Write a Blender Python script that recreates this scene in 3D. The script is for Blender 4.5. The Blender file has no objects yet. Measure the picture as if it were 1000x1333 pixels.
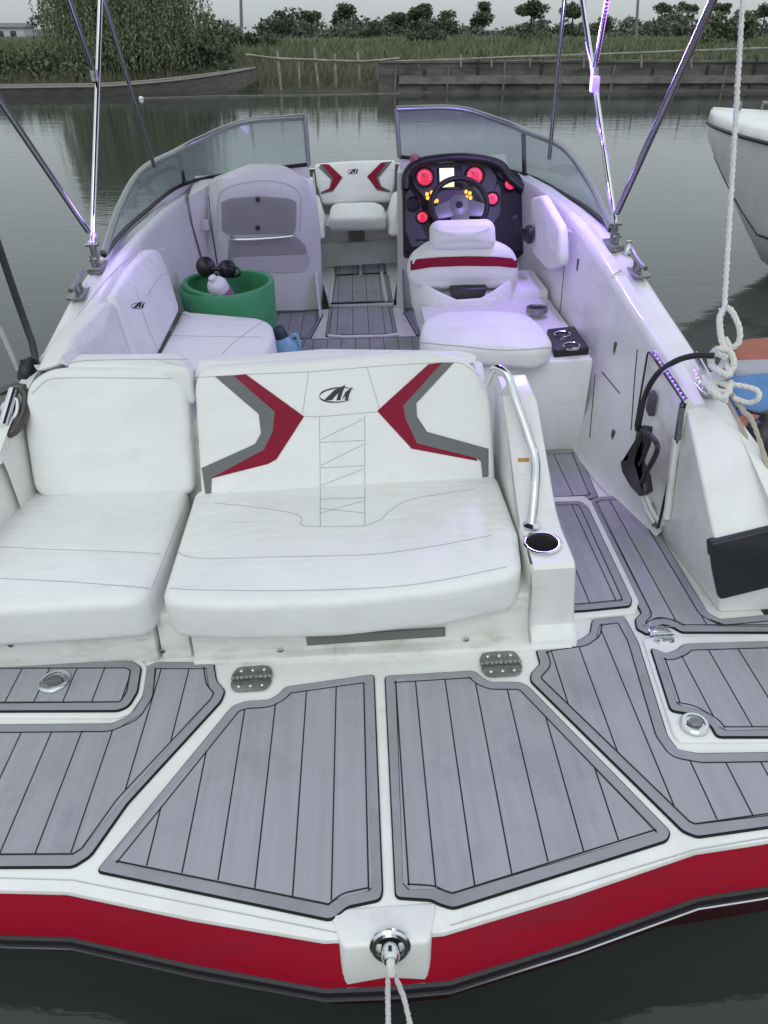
import bpy, bmesh, math, random
from mathutils import Vector as V, Matrix
from mathutils.bvhtree import BVHTree
from mathutils.geometry import delaunay_2d_cdt
R = math.radians
random.seed(7)
sc = bpy.context.scene
COL = sc.collection

# ------------------------------------------------------------------ camera
FX, CX, CY = 963.0, 500.0, 666.5
HEEL = R(-3.0)
HM = Matrix.Rotation(HEEL, 3, 'Y')          # boat frame -> world (the boat heels a little)
CAMB = V((0.0544, 0, 1.75))
def _cam():
    F = V(((457.35-CX)/FX, -(36.73-CY)/FX, -1)).normalized()
    r = R(-3.538); Y = V((math.sin(r), math.cos(r), 0))
    U = (Y - Y.dot(F)*F).normalized(); Rr = F.cross(U)
    return Matrix((Rr, F, U))
CM = _cam()                                 # camera axes in the boat frame
CAMW = HM @ CAMB
def ray(px, py): return CM @ V(((px-CX)/FX, -(py-CY)/FX, -1))
def at(px, py, x=None, y=None, z=None, pl=None):
    d = ray(px, py)
    if pl: t = (pl[0]-CAMB).dot(pl[1])/d.dot(pl[1])
    elif z is not None: t = (z-CAMB.z)/d.z
    elif y is not None: t = (y-CAMB.y)/d.y
    else: t = (x-CAMB.x)/d.x
    return CAMB + t*d
def atw(px, py, z=None, y=None):            # the same in the world frame
    d = HM @ ray(px, py)
    t = (z-CAMW.z)/d.z if z is not None else (y-CAMW.y)/d.y
    return CAMW + t*d
def hit(bvh, px, py, off=0.0):              # where the line of sight meets a built surface
    d = ray(px, py).normalized()
    loc, n, i, dist = bvh.ray_cast(CAMB, d)
    if loc is None:
        return None
    if n.dot(d) > 0: n = -n
    return loc + n*off

# ------------------------------------------------------------------ materials
MATS = {}
def mat(name, col, rough=.5, metal=0, noise=None, bump=None, emis=None, coat=0, spec=None, detail=6, stain=None, crease=None):
    if name in MATS: return MATS[name]
    m = bpy.data.materials.new(name); m.use_nodes = True
    nt = m.node_tree; b = nt.nodes['Principled BSDF']
    b.inputs['Base Color'].default_value = (*col, 1)
    b.inputs['Roughness'].default_value = rough
    b.inputs['Metallic'].default_value = metal
    b.inputs['Coat Weight'].default_value = coat
    if spec is not None: b.inputs['Specular IOR Level'].default_value = spec
    tc = nt.nodes.new('ShaderNodeTexCoord')
    if noise:                                # (scale xyz, colour to mix, low, high)
        scl, c2, lo, hi = noise
        mp = nt.nodes.new('ShaderNodeMapping'); mp.inputs['Scale'].default_value = scl
        nt.links.new(tc.outputs['Object'], mp.inputs['Vector'])
        n = nt.nodes.new('ShaderNodeTexNoise'); n.inputs['Scale'].default_value = 1; n.inputs['Detail'].default_value = detail
        n.inputs['Roughness'].default_value = .6
        nt.links.new(mp.outputs[0], n.inputs['Vector'])
        rp = nt.nodes.new('ShaderNodeValToRGB')
        rp.color_ramp.elements[0].position = lo; rp.color_ramp.elements[1].position = hi
        rp.color_ramp.elements[0].color = (*col, 1); rp.color_ramp.elements[1].color = (*c2, 1)
        nt.links.new(n.outputs['Fac'], rp.inputs[0]); nt.links.new(rp.outputs[0], b.inputs['Base Color'])
    if stain:                                # (scale xyz, low, high, darkest): dirt of its own shape over the colour
        scl, lo, hi, dk = stain
        mp = nt.nodes.new('ShaderNodeMapping'); mp.inputs['Scale'].default_value = scl; mp.inputs['Location'].default_value = (3.1,7.7,1.3)
        nt.links.new(tc.outputs['Object'], mp.inputs['Vector'])
        n = nt.nodes.new('ShaderNodeTexNoise'); n.inputs['Scale'].default_value = 1; n.inputs['Detail'].default_value = 8; n.inputs['Roughness'].default_value = .68
        nt.links.new(mp.outputs[0], n.inputs['Vector'])
        r2 = nt.nodes.new('ShaderNodeValToRGB'); r2.color_ramp.elements[0].position = lo; r2.color_ramp.elements[1].position = hi
        r2.color_ramp.elements[0].color = (1,1,1,1); r2.color_ramp.elements[1].color = (*dk, 1)
        nt.links.new(n.outputs['Fac'], r2.inputs[0])
        ml = nt.nodes.new('ShaderNodeMix'); ml.data_type = 'RGBA'; ml.blend_type = 'MULTIPLY'; ml.inputs['Factor'].default_value = 1
        if b.inputs['Base Color'].links: nt.links.new(b.inputs['Base Color'].links[0].from_socket, ml.inputs['A'])
        else: ml.inputs['A'].default_value = (*col, 1)
        nt.links.new(r2.outputs[0], ml.inputs['B']); nt.links.new(ml.outputs['Result'], b.inputs['Base Color'])
        rr_ = nt.nodes.new('ShaderNodeMath'); rr_.operation = 'MULTIPLY_ADD'; rr_.inputs[1].default_value = .3; rr_.inputs[2].default_value = rough-.1; nt.links.new(n.outputs['Fac'], rr_.inputs[0]); nt.links.new(rr_.outputs[0], b.inputs['Roughness'])
    if bump:                                 # (scale, strength, distance)
        n = nt.nodes.new('ShaderNodeTexNoise'); n.inputs['Scale'].default_value = bump[0]; n.inputs['Detail'].default_value = 5
        nt.links.new(tc.outputs['Object'], n.inputs['Vector'])
        bp = nt.nodes.new('ShaderNodeBump'); bp.inputs['Strength'].default_value = bump[1]; bp.inputs['Distance'].default_value = bump[2]
        nt.links.new(n.outputs['Fac'], bp.inputs['Height']); nt.links.new(bp.outputs[0], b.inputs['Normal'])
        if crease:                           # (scale xyz, distance): soft creases drawn out one way, and fine grain
            mp = nt.nodes.new('ShaderNodeMapping'); mp.inputs['Scale'].default_value = crease[0]; mp.inputs['Rotation'].default_value = (.2,.1,.5)
            nt.links.new(tc.outputs['Object'], mp.inputs['Vector'])
            n = nt.nodes.new('ShaderNodeTexNoise'); n.inputs['Scale'].default_value = 1; n.inputs['Detail'].default_value = 2; n.inputs['Distortion'].default_value = 1.2
            nt.links.new(mp.outputs[0], n.inputs['Vector'])
            b2 = nt.nodes.new('ShaderNodeBump'); b2.inputs['Strength'].default_value = .5; b2.inputs['Distance'].default_value = crease[1]
            nt.links.new(n.outputs['Fac'], b2.inputs['Height']); nt.links.new(bp.outputs[0], b2.inputs['Normal'])
            vo = nt.nodes.new('ShaderNodeTexVoronoi'); vo.inputs['Scale'].default_value = 420; nt.links.new(tc.outputs['Object'], vo.inputs['Vector'])
            b3 = nt.nodes.new('ShaderNodeBump'); b3.inputs['Strength'].default_value = .25; b3.inputs['Distance'].default_value = .001
            nt.links.new(vo.outputs['Distance'], b3.inputs['Height']); nt.links.new(b2.outputs[0], b3.inputs['Normal']); nt.links.new(b3.outputs[0], b.inputs['Normal'])
    if emis:
        b.inputs['Emission Color'].default_value = (*emis[0], 1); b.inputs['Emission Strength'].default_value = emis[1]
    MATS[name] = m
    return m
GEL = mat('gelcoat', (.80,.80,.78), .28, noise=((5,5,3),(.66,.655,.63),.45,.85), coat=.3, stain=((3.2,3.2,7),.60,.74,(.80,.77,.70)))
GELD = mat('gelcoat_worn', (.76,.755,.73), .4, noise=((7,7,18),(.56,.54,.49),.5,.78), stain=((5,5,14),.56,.72,(.70,.65,.54)))
VIN = mat('vinyl', (.82,.825,.81), .42, noise=((4,4,4),(.76,.765,.75),.4,.75), bump=(6,.4,.02), crease=((2.2,13,5),.014), stain=((2.5,2.5,2.5),.56,.78,(.90,.885,.86)))
SEAM = mat('seam_thread', (.40,.41,.42), .8)
VGREY = mat('vinyl_grey', (.15,.155,.16), .5, spec=.3, bump=(60,.2,.004))
VRED = mat('vinyl_red', (.24,.004,.030), .5, spec=.25, bump=(60,.2,.004))
RED = mat('red_gelcoat', (.36,.002,.020), .3, noise=((3,14,14),(.27,.010,.03),.45,.8), coat=.6, spec=.5, stain=((2,9,9),.52,.70,(.80,.9,.9)), bump=(5,.12,.012))
PAD = mat('foam_pad', (.365,.362,.40), .75, noise=((34,1.6,34),(.315,.313,.345),.3,.7), bump=(220,.25,.002), stain=((2.6,2.6,2.6),.50,.72,(.78,.78,.80)))
PADB = mat('foam_border', (.315,.316,.345), .8, noise=((9,9,9),(.275,.276,.30),.3,.7), stain=((3,3,3),.52,.72,(.8,.8,.8)), bump=(220,.25,.002))
GROOVE = mat('groove_black', (.008,.008,.01), .8)
CHROME = mat('chrome', (.72,.73,.75), .14, 1)
STEEL = mat('steel_dull', (.34,.345,.34), .4, 1, noise=((60,60,60),(.22,.22,.21),.4,.7))
ALU = mat('windshield_alu', (.34,.36,.36), .35, .85)
BLK = mat('black_plastic', (.012,.012,.014), .42)
BLKV = mat('black_vinyl', (.014,.015,.018), .42, bump=(14,.5,.01))
RUB = mat('rub_rail_dark', (.022,.018,.022), .45)
DASH = mat('dash_grey', (.07,.07,.07), .5, .1)
DASHD = mat('dash_dark', (.012,.012,.012), .5, spec=.3)
GLOVE = mat('grey_plastic', (.60,.59,.595), .5, spec=.3)
GLOVE2 = mat('grey_step', (.70,.69,.70), .55)
GREEN = mat('green_plastic', (.055,.30,.13), .5, noise=((5,5,5),(.075,.34,.16),.4,.7))
ROPE = mat('rope_white', (.72,.71,.68), .85, bump=(120,.6,.006))
LED = mat('led_purple', (.2,.1,.6), .4, emis=((.36,.16,1.0), 2.5))
LEDP = mat('led_violet', (.4,.1,.6), .4, emis=((.50,.22,1.0), 2.6))
GRED = mat('gauge_red', (.3,.01,.02), .4, emis=((1,.04,.12), .75))
GREDW = mat('gauge_red_bright', (.3,.05,.05), .4, emis=((1,.30,.32), 1.4))
AMB = mat('amber_light', (.4,.2,.02), .4, emis=((1,.42,.05), 2.2))
SCR = mat('plotter_screen', (.6,.6,.5), .4, emis=((1,.84,.50), 1.15))
PINK = mat('pink_label', (.50,.16,.30), .5)
PLAS = mat('white_plastic', (.75,.76,.77), .4)
LBLUE = mat('light_blue_plastic', (.20,.42,.55), .4)
ORANGE = mat('orange_print', (.45,.25,.07), .5)
FRED = mat('red_canvas', (.38,.135,.085), .75, noise=((6,6,6),(.31,.105,.065),.4,.7), bump=(30,.4,.01))
FBLUE = mat('blue_canvas', (.09,.22,.40), .75, noise=((6,6,6),(.11,.26,.44),.4,.7), bump=(30,.4,.01))
FGREY = mat('grey_canvas', (.36,.37,.38), .7)
def glass_mat():
    m = bpy.data.materials.new('windshield_glass'); m.use_nodes = True; nt = m.node_tree
    for n in list(nt.nodes): nt.nodes.remove(n)
    out = nt.nodes.new('ShaderNodeOutputMaterial'); mx = nt.nodes.new('ShaderNodeMixShader')
    tr = nt.nodes.new('ShaderNodeBsdfTransparent'); tr.inputs[0].default_value = (.76,.83,.80,1)
    gl = nt.nodes.new('ShaderNodeBsdfGlossy'); gl.inputs['Roughness'].default_value = .04; gl.inputs[0].default_value=(.85,.95,.92,1)
    l0 = nt.nodes.new('ShaderNodeLayerWeight'); l0.inputs[0].default_value = .5; p0 = nt.nodes.new('ShaderNodeMath'); p0.operation = 'POWER'; p0.inputs[1].default_value = 4; nt.links.new(l0.outputs['Facing'], p0.inputs[0])
    lw = nt.nodes.new('ShaderNodeMath'); lw.operation = 'MULTIPLY_ADD'; lw.inputs[1].default_value = .5; lw.inputs[2].default_value = .04; nt.links.new(p0.outputs[0], lw.inputs[0])
    df = nt.nodes.new('ShaderNodeBsdfDiffuse'); df.inputs[0].default_value = (.46,.56,.51,1); m2 = nt.nodes.new('ShaderNodeMixShader'); m2.inputs[0].default_value = .36  # milky grey-green share stands in for sky mirrored in the panes
    nt.links.new(tr.outputs[0], m2.inputs[1]); nt.links.new(df.outputs[0], m2.inputs[2])
    nt.links.new(lw.outputs[0], mx.inputs[0]); nt.links.new(m2.outputs[0], mx.inputs[1]); nt.links.new(gl.outputs[0], mx.inputs[2])
    nt.links.new(mx.outputs[0], out.inputs[0]); MATS['glass'] = m
    return m
GLASS = glass_mat()

# ------------------------------------------------------------------ object helpers
BASE = {}
def tag(o, label=None, cat=None, group=None, kind=None):
    if label: o['label'] = label
    if cat: o['category'] = cat
    if group: o['group'] = group
    if kind: o['kind'] = kind
    return o
def thing(name, label, cat, base, group=None, boat=True):
    o = bpy.data.objects.new(name, None); COL.objects.link(o); o.empty_display_size = .1
    b = V(base); BASE[o] = b
    o.location = HM @ b if boat else b
    if boat: o.rotation_euler = (0, HEEL, 0)
    return tag(o, label, cat, group)
def rootof(o):
    while o.parent: o = o.parent
    return o
def finish(bm, name, mats, smooth=40):
    me = bpy.data.meshes.new(name)
    bmesh.ops.recalc_face_normals(bm, faces=bm.faces)
    bm.to_mesh(me)
    for m in (mats if isinstance(mats, (list, tuple)) else [mats]): me.materials.append(m)
    if smooth:
        me.polygons.foreach_set('use_smooth', [True]*len(me.polygons))
        me.set_sharp_from_angle(angle=R(smooth))
    me.update()
    return me
def part(name, bm, mats, parent, smooth=40, label=None):
    b = BASE[rootof(parent)]
    bmesh.ops.translate(bm, vec=-b, verts=bm.verts)
    o = bpy.data.objects.new(name, finish(bm, name, mats, smooth)); COL.objects.link(o)
    o.parent = parent; bm.free()
    if label: o['label'] = label
    return o
def solo(name, bm, mats, label, cat, base=None, group=None, boat=True, smooth=40, kind=None):
    if base is None: base = sum((v.co for v in bm.verts), V())/max(1, len(bm.verts))
    b = V(base); bmesh.ops.translate(bm, vec=-b, verts=bm.verts)
    o = bpy.data.objects.new(name, finish(bm, name, mats, smooth)); COL.objects.link(o); bm.free()
    BASE[o] = b; o.location = HM @ b if boat else b
    if boat: o.rotation_euler = (0, HEEL, 0)
    return tag(o, label, cat, group, kind)
def B(): return bmesh.new()
def bvh_of(bm):                                 # triangulate first, so that what is laid on a surface follows the very faces rendered
    bmesh.ops.triangulate(bm, faces=bm.faces[:]); return BVHTree.FromBMesh(bm)

# ------------------------------------------------------------------ shapes
def face(bm, vs, mi=0):
    try:
        f = bm.faces.new(vs); f.material_index = mi; return f
    except ValueError: return None
def loft(bm, secs, mi=0, closed=True, cap0=False, cap1=False, mis=None):
    rows = [[bm.verts.new(p) for p in s] for s in secs]
    n = len(rows[0])
    for k in range(len(rows)-1):
        for i in range(n if closed else n-1):
            j = (i+1) % n
            face(bm, (rows[k][i], rows[k][j], rows[k+1][j], rows[k+1][i]), mis[k] if mis else mi)
    if cap0: face(bm, rows[0], mi)
    if cap1: face(bm, rows[-1], mi if not mis else mis[-1])
    return rows
def smooth_path(pts, n=6):
    pts = [V(p) for p in pts]
    if len(pts) < 3: return pts
    out = []
    ext = [2*pts[0]-pts[1]] + pts + [2*pts[-1]-pts[-2]]
    for i in range(1, len(ext)-2):
        p0, p1, p2, p3 = ext[i-1:i+3]
        for k in range(n):
            t = k/n
            out.append(.5*((2*p1)+(p2-p0)*t+(2*p0-5*p1+4*p2-p3)*t*t+(3*p1-p0-3*p2+p3)*t**3))
    out.append(pts[-1])
    return out
def tube(bm, pts, r, seg=8, mi=0, caps=True, r2=None):
    pts = [V(p) for p in pts]
    secs = []; prev = None
    for i, p in enumerate(pts):
        t = (pts[min(i+1, len(pts)-1)] - pts[max(i-1, 0)]).normalized()
        if prev is None:
            a = t.orthogonal().normalized()
        else:
            a = (prev - prev.dot(t)*t)
            a = a.normalized() if a.length > 1e-6 else t.orthogonal().normalized()
        prev = a; b = t.cross(a)
        rr = r if r2 is None else r + (r2-r)*i/(len(pts)-1)
        secs.append([p + rr*(math.cos(2*math.pi*k/seg)*a + math.sin(2*math.pi*k/seg)*b) for k in range(seg)])
    loft(bm, secs, mi, True, caps, caps)
def frame_of(n):
    n = V(n).normalized(); u = n.orthogonal().normalized()
    if abs(n.z) > .9: u = (V((1,0,0)) - n.x*n).normalized()
    elif True:
        u = V((0,0,1)).cross(n).normalized()
    return u, n.cross(u), n
def revolve(bm, c, n, prof, seg=32, mi=0, cap0=False, cap1=False, mis=None):
    u, v, n = frame_of(n); c = V(c)
    secs = [[c + h*n + r*(math.cos(2*math.pi*k/seg)*u + math.sin(2*math.pi*k/seg)*v) for k in range(seg)] for r, h in prof]
    loft(bm, secs, mi, True, cap0, cap1, mis)
def area2(p): return .5*sum(p[i][0]*p[(i+1)%len(p)][1]-p[(i+1)%len(p)][0]*p[i][1] for i in range(len(p)))
def offset2(p, d):                              # inward for d > 0 on a counter-clockwise outline
    n = len(p); out = []
    for i in range(n):
        a, b, c = p[i-1], p[i], p[(i+1) % n]
        e1 = (b[0]-a[0], b[1]-a[1]); e2 = (c[0]-b[0], c[1]-b[1])
        l1 = math.hypot(*e1) or 1e-9; l2 = math.hypot(*e2) or 1e-9
        n1 = (-e1[1]/l1, e1[0]/l1); n2 = (-e2[1]/l2, e2[0]/l2)
        m = (n1[0]+n2[0], n1[1]+n2[1]); q = m[0]*m[0]+m[1]*m[1]
        k = 2/q if q > .35 else 2/.35
        out.append((b[0]+d*k*m[0], b[1]+d*k*m[1]))
    return out
def rc(pts, rad, seg=5):                        # rounded corners of a closed 3-D outline
    pts = [V(p) for p in pts]; n = len(pts); out = []
    for i in range(n):
        r = rad[i] if isinstance(rad, (list, tuple)) else rad
        a, b, c = pts[i-1], pts[i], pts[(i+1) % n]
        d1 = a-b; d2 = c-b
        r = min(r, .49*d1.length, .49*d2.length)
        if r < 1e-4: out.append(b); continue
        p = b + d1.normalized()*r; q = b + d2.normalized()*r
        for k in range(seg+1):
            t = k/seg; out.append((1-t)**2*p + 2*t*(1-t)*b + t*t*q)
    return out
def dense(pts, L):
    out = []
    for i, p in enumerate(pts):
        q = pts[(i+1) % len(pts)]; m = max(1, int((q-p).length/L))
        for k in range(m): out.append(p.lerp(q, k/m))
    return out
def slab(bm, pts, n, t, r=.01, puff=0, mi=0, seg=4, top_only=False, mi_top=None):
    pts = [V(p) for p in pts]
    if puff: pts = dense(pts, .09)
    u, v, n = frame_of(n); c = sum(pts, V())/len(pts)
    p2 = [((p-c).dot(u), (p-c).dot(v)) for p in pts]; w = [(p-c).dot(n) for p in pts]
    if area2(p2) < 0: p2.reverse(); w.reverse()
    N = len(p2)
    def ring(ins, h):
        o = offset2(p2, ins) if ins else p2
        return [c + u*o[i][0] + v*o[i][1] + n*(w[i]+h) for i in range(N)]
    secs = []
    r = min(r, t*.5)
    if not top_only:
        for k in range(seg+1):
            a = math.pi/2*k/seg
            secs.append(ring(r*(1-math.sin(a)), -t + r*(1-math.cos(a))))
    else: secs.append(ring(0, -t))
    for k in range(seg+1):
        a = math.pi/2*k/seg
        secs.append(ring(r*(1-math.cos(a)), -r + r*math.sin(a)))
    rows = loft(bm, secs, mi)
    if not top_only: face(bm, list(reversed(rows[0])), mi)
    if puff:
        top = secs[-1]; cc = sum(top, V())/N; prev = rows[-1]
        for s in (.12, .26, .42, .6, .8):
            h = puff*(1-(1-s)**2.2)
            cur = [bm.verts.new(top[i].lerp(cc, s) + n*h) for i in range(N)]
            for i in range(N):
                j = (i+1) % N; face(bm, (prev[i], prev[j], cur[j], cur[i]), mi)
            prev = cur
        vc = bm.verts.new(cc + n*puff)
        for i in range(N): face(bm, (prev[i], prev[(i+1) % N], vc), mi)
    else:
        f = face(bm, rows[-1], mi if mi_top is None else mi_top)
    return secs
def box(bm, a, b, r=.01, mi=0):
    x0, y0, z0 = a; x1, y1, z1 = b
    slab(bm, [(x0,y0,z1),(x1,y0,z1),(x1,y1,z1),(x0,y1,z1)], (0,0,1), z1-z0, r, mi=mi, seg=2)
def hexa(bm, bot, top, bev=.01, mi=0, seg=2):
    vb = [bm.verts.new(p) for p in bot]; vt = [bm.verts.new(p) for p in top]; n = len(vb)
    fs = [face(bm, list(reversed(vb)), mi), face(bm, vt, mi)]
    for i in range(n): fs.append(face(bm, (vb[i], vb[(i+1)%n], vt[(i+1)%n], vt[i]), mi))
    if bev:
        es = set(e for f in fs if f for e in f.edges)
        bmesh.ops.recalc_face_normals(bm, faces=[f for f in fs if f])
        bmesh.ops.bevel(bm, geom=list(es), offset=bev, segments=seg, profile=.5, affect='EDGES')
def seam(bm, bvh, pix, r=.0022, mi=0, off=.0006, sm=True):
    P = []
    if len(pix) > 2: pix = [(p.x, p.y) for p in smooth_path([V((x, y, 0)) for x, y in pix], 5)]
    for i in range(len(pix)-1):
        for k in range(8):
            t = k/8; h = hit(bvh, pix[i][0]*(1-t)+pix[i+1][0]*t, pix[i][1]*(1-t)+pix[i+1][1]*t, off)
            if h: P.append(h)
    h = hit(bvh, *pix[-1], off)
    if h: P.append(h)
    P = [p for i, p in enumerate(P) if i == 0 or (p-P[i-1]).length < .12]
    if len(P) > 2: tube(bm, P, r, 5, mi)
def inside2(p, poly):
    x, y = p; c = False; n = len(poly)
    for i in range(n):
        x0, y0 = poly[i]; x1, y1 = poly[(i+1) % n]
        if (y0 > y) != (y1 > y) and x < x0+(y-y0)/(y1-y0)*(x1-x0): c = not c
    return c
def dist2(p, poly):
    m = 1e9; n = len(poly)
    for i in range(n):
        ax, ay = poly[i]; bx, by = poly[(i+1) % n]; dx, dy = bx-ax, by-ay
        l = dx*dx+dy*dy or 1e-12; t = max(0, min(1, ((p[0]-ax)*dx+(p[1]-ay)*dy)/l))
        m = min(m, math.hypot(p[0]-ax-t*dx, p[1]-ay-t*dy))
    return m
def dec_tris(poly, cell):
    P = []
    for i, a in enumerate(poly):
        b = poly[(i+1) % len(poly)]; m = max(1, int(math.hypot(b[0]-a[0], b[1]-a[1])/cell))
        for k in range(m): P.append((a[0]+(b[0]-a[0])*k/m, a[1]+(b[1]-a[1])*k/m))
    n = len(P); ed = [(i, (i+1) % n) for i in range(n)]
    xs = [p[0] for p in P]; ys = [p[1] for p in P]; y = min(ys)+cell*.5
    while y < max(ys):
        x = min(xs)+cell*.5
        while x < max(xs):
            if inside2((x, y), P) and dist2((x, y), P) > cell*.35: P.append((x, y))
            x += cell
        y += cell
    r = delaunay_2d_cdt([V(p) for p in P], ed, [], 1, 1e-6)
    return r[0], r[2]
def decal(bm, bvh, pix, off=.0025, mi=0, cell=7):
    """a piece of cover material lying on a built surface: outline given as seen, laid on the surface"""
    vs, fs = dec_tris([tuple(p) for p in pix], cell); mp = []
    for v in vs:
        h = hit(bvh, v[0], v[1], off); mp.append(bm.verts.new(h) if h else None)
    for f in fs:
        if all(mp[i] for i in f): face(bm, [mp[i] for i in f], mi)
def bolt(bm, p, n, r=.007, mi=0):
    revolve(bm, p, n, [(r,0),(r,.002),(r*.7,.004),(0.0005,.0045)], 10, mi, cap0=True)

# ================================================================== THE MOTORBOAT
boat = thing('motorboat', 'white open motorboat with red trim, grey foam deck pads and two rear-facing lounge seats', 'motorboat', (0, 4.4, -.38))

# ---- station curves (mirror-symmetric)
def interp(tab, y):
    if y <= tab[0][0]: return tab[0][1:]
    for a, b in zip(tab, tab[1:]):
        if y <= b[0]:
            t = (y-a[0])/(b[0]-a[0]); return tuple(a[i]+(b[i]-a[i])*t for i in range(1, len(a)))
    return tab[-1][1:]
# y, outer x, outer z, inner x, inner z
GUN = [(1.93,1.315,.40,1.20,.42),(2.2,1.315,.50,1.175,.53),(2.5,1.31,.605,1.16,.625),(2.75,1.30,.665,1.15,.68),(3.0,1.295,.715,1.13,.735),(3.3,1.275,.80,1.105,.82),
       (3.65,1.235,.885,1.09,.89),(4.1,1.215,.90,1.10,.905),(4.7,1.20,.90,1.10,.905),(5.3,1.16,.89,1.06,.895),(5.9,1.0,.86,.86,.865),(6.6,.80,.79,.66,.795),(7.1,.60,.73,.46,.735),(7.6,.28,.66,.16,.665),(7.85,.05,.63,.03,.632)]
def gun(y, s=1):
    xo, zo, xi, zi = interp(GUN, y)
    if s < 0 and y < 3.15:                       # the port seat runs out to the hull side
        t = min(1, (3.15-y)/.4); xi = xi*(1-t)+(xo-.028)*t; zi = zi*(1-t)+(zo+.002)*t
    return xo, zo, xi, zi
ys = [1.93,2.2,2.5,2.75,3.0,3.3,3.65,4.1,4.7,5.3,5.9,6.6,7.1,7.6,7.85]
# hull sides
bm = B()
for s in (-1, 1):
    secs = []
    for y in ys:
        xo, zo, xi, zi = gun(y)
        k = max(0, (y-4.5)/3.4)
        xb = xo*(1-.30*k) - .02
        secs.append([(s*(xo-.006), y, zo-.004), (s*(xo+.012), y, zo-.05), (s*(xo+.004), y, zo-.16), (s*(xb-.04), y, .0), (s*(xb-.10)*(1-.2*k), y-.2*k, -.40), (0, y-.3*k, -.75)])
    loft(bm, secs, 0, closed=False)
# transom below the platform
t0 = [(1.24,1.93,.40),(1.24,1.93,-.6),(-1.24,1.93,-.6),(-1.24,1.93,.0)]
loft(bm, [[(-1.25,1.94,-.02),(1.25,1.94,-.02)],[(-1.2,1.94,-.7),(1.2,1.94,-.7)]], 0, closed=False)
part('hull', bm, [GEL], boat)
# gunwale cap with rub edge
bm = B()
for s in (-1, 1):
    secs = []
    yy = []
    for a, b in zip(ys, ys[1:]):
        for k in range(4): yy.append(a+(b-a)*k/4)
    yy.append(ys[-1])
    for y in yy:
        if y < (2.34 if s > 0 else 2.28): continue
        xo, zo, xi, zi = gun(y, s); m = (xo+xi)/2
        secs.append([(s*xo, y, zo-.045), (s*(xo+.004), y, zo-.02), (s*(xo-.012), y, zo), (s*(m+.03), y, zo+.004), (s*(m+.012), y, zo-.004), (s*(m-.01), y, (zo+zi)/2-.004), (s*(m-.022), y, zi+.006), (s*(xi+.018), y, zi+.004), (s*(xi+.003), y, zi-.008), (s*xi, y, zi-.04)])
    loft(bm, secs, 0, closed=False, cap0=True)
gcap_bvh = bvh_of(bm)
gcap = part('gunwale', bm, [GEL], boat, 50)
# cockpit liner: side walls
bm = B()
for s in (-1, 1):
    secs = []
    for y in [2.36,2.6,2.75,3.0,3.3,3.65,4.1,4.7,5.3,5.9,6.6,7.1,7.5]:
        xo, zo, xi, zi = gun(y, s)
        xf = 1.02 if y > 2.9 else (1.02 + (2.9-y)*.25)
        if y > 5.3: xf = max(.12, xi-.12)
        if s < 0 and y < 2.9: xf = xi-.005
        xf = min(xf, xi-.005)
        secs.append([(s*xi, y, zi-.035), (s*(xi-.004), y, zi-.08), (s*(xi*.7+xf*.3), y, zi*.55), (s*(xf*.97+xi*.03), y, .12), (s*(xf-.002), y, .03), (s*(xf-.025), y, .0)])
    loft(bm, secs, 0, closed=False)
liner_bvh = bvh_of(bm)
liner = part('cockpit_liner', bm, [GEL], boat, 60)
# floor
bm = B()
slab(bm, [(-1.2,1.95,-.004),(1.25,1.95,-.004),(1.25,2.9,-.004),(1.04,3.0,-.004),(1.04,5.5,-.004),(-1.04,5.5,-.004),(-1.2,3,-.004)], (0,0,1), .03, .004)
part('cockpit_floor', bm, [GEL], boat)

# ---- swim platform
EDGE = [(0,.875),(.14,.878),(.46,.95),(.785,1.035),(.955,1.05),(1.12,1.07),(1.25,1.13),(1.33,1.28),(1.36,1.6),(1.36,1.98)]
E2 = [(-x, y) for x, y in reversed(EDGE[1:])] + EDGE          # from port aft round to starboard
def sm2(pts, n=4):
    P = smooth_path([V((x, y, 0)) for x, y in pts], n); return [(p.x, p.y) for p in P]
def edge_off(d):
    n = len(E2); out = []
    for i in range(n):
        a = E2[max(0, i-1)]; c = E2[min(n-1, i+1)]; t = V((c[0]-a[0], c[1]-a[1])).normalized()
        out.append((E2[i][0]+d*t[1], E2[i][1]-d*t[0]))
    return out
def densify(p):
    out = []
    for a, b in zip(p, p[1:]):
        for k in range(4): out.append((a[0]+(b[0]-a[0])*k/4, a[1]+(b[1]-a[1])*k/4))
    return out+[p[-1]]
bm = B()
def lip(d, z): return [(x, y, z) for x, y in densify(edge_off(d))]
rows = loft(bm, [lip(-.011,-.016), lip(-.011,-.010), lip(-.014,-.003), lip(-.021,0)], 0, closed=False)
back = [bm.verts.new((1.36,2.0,0)), bm.verts.new((-1.36,2.0,0))]
face(bm, rows[-1]+back, 0)
plat = part('swim_platform', bm, [GEL], boat)
bm = B(); loft(bm, [lip(-.0115,-.012), lip(-.006,-.026), lip(.026,-.092), lip(.036,-.122), lip(.030,-.130)], 0, closed=False); part('red_band', bm, [RED], plat)
bm = B(); loft(bm, [lip(.028,-.124), lip(.043,-.130), lip(.046,-.143), lip(.042,-.158), lip(.0,-.167), lip(-.08,-.6)], 0, closed=False, mis=[0,0,0,0,1])
part('rub_rail', bm, [RUB, mat('hull_dark_red', (.06,.006,.012), .4)], plat)
bm = B(); tube(bm, [V(p) for p in lip(.045,-.160)], .0042, 6); part('rail_trim', bm, [CHROME], plat)
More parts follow.
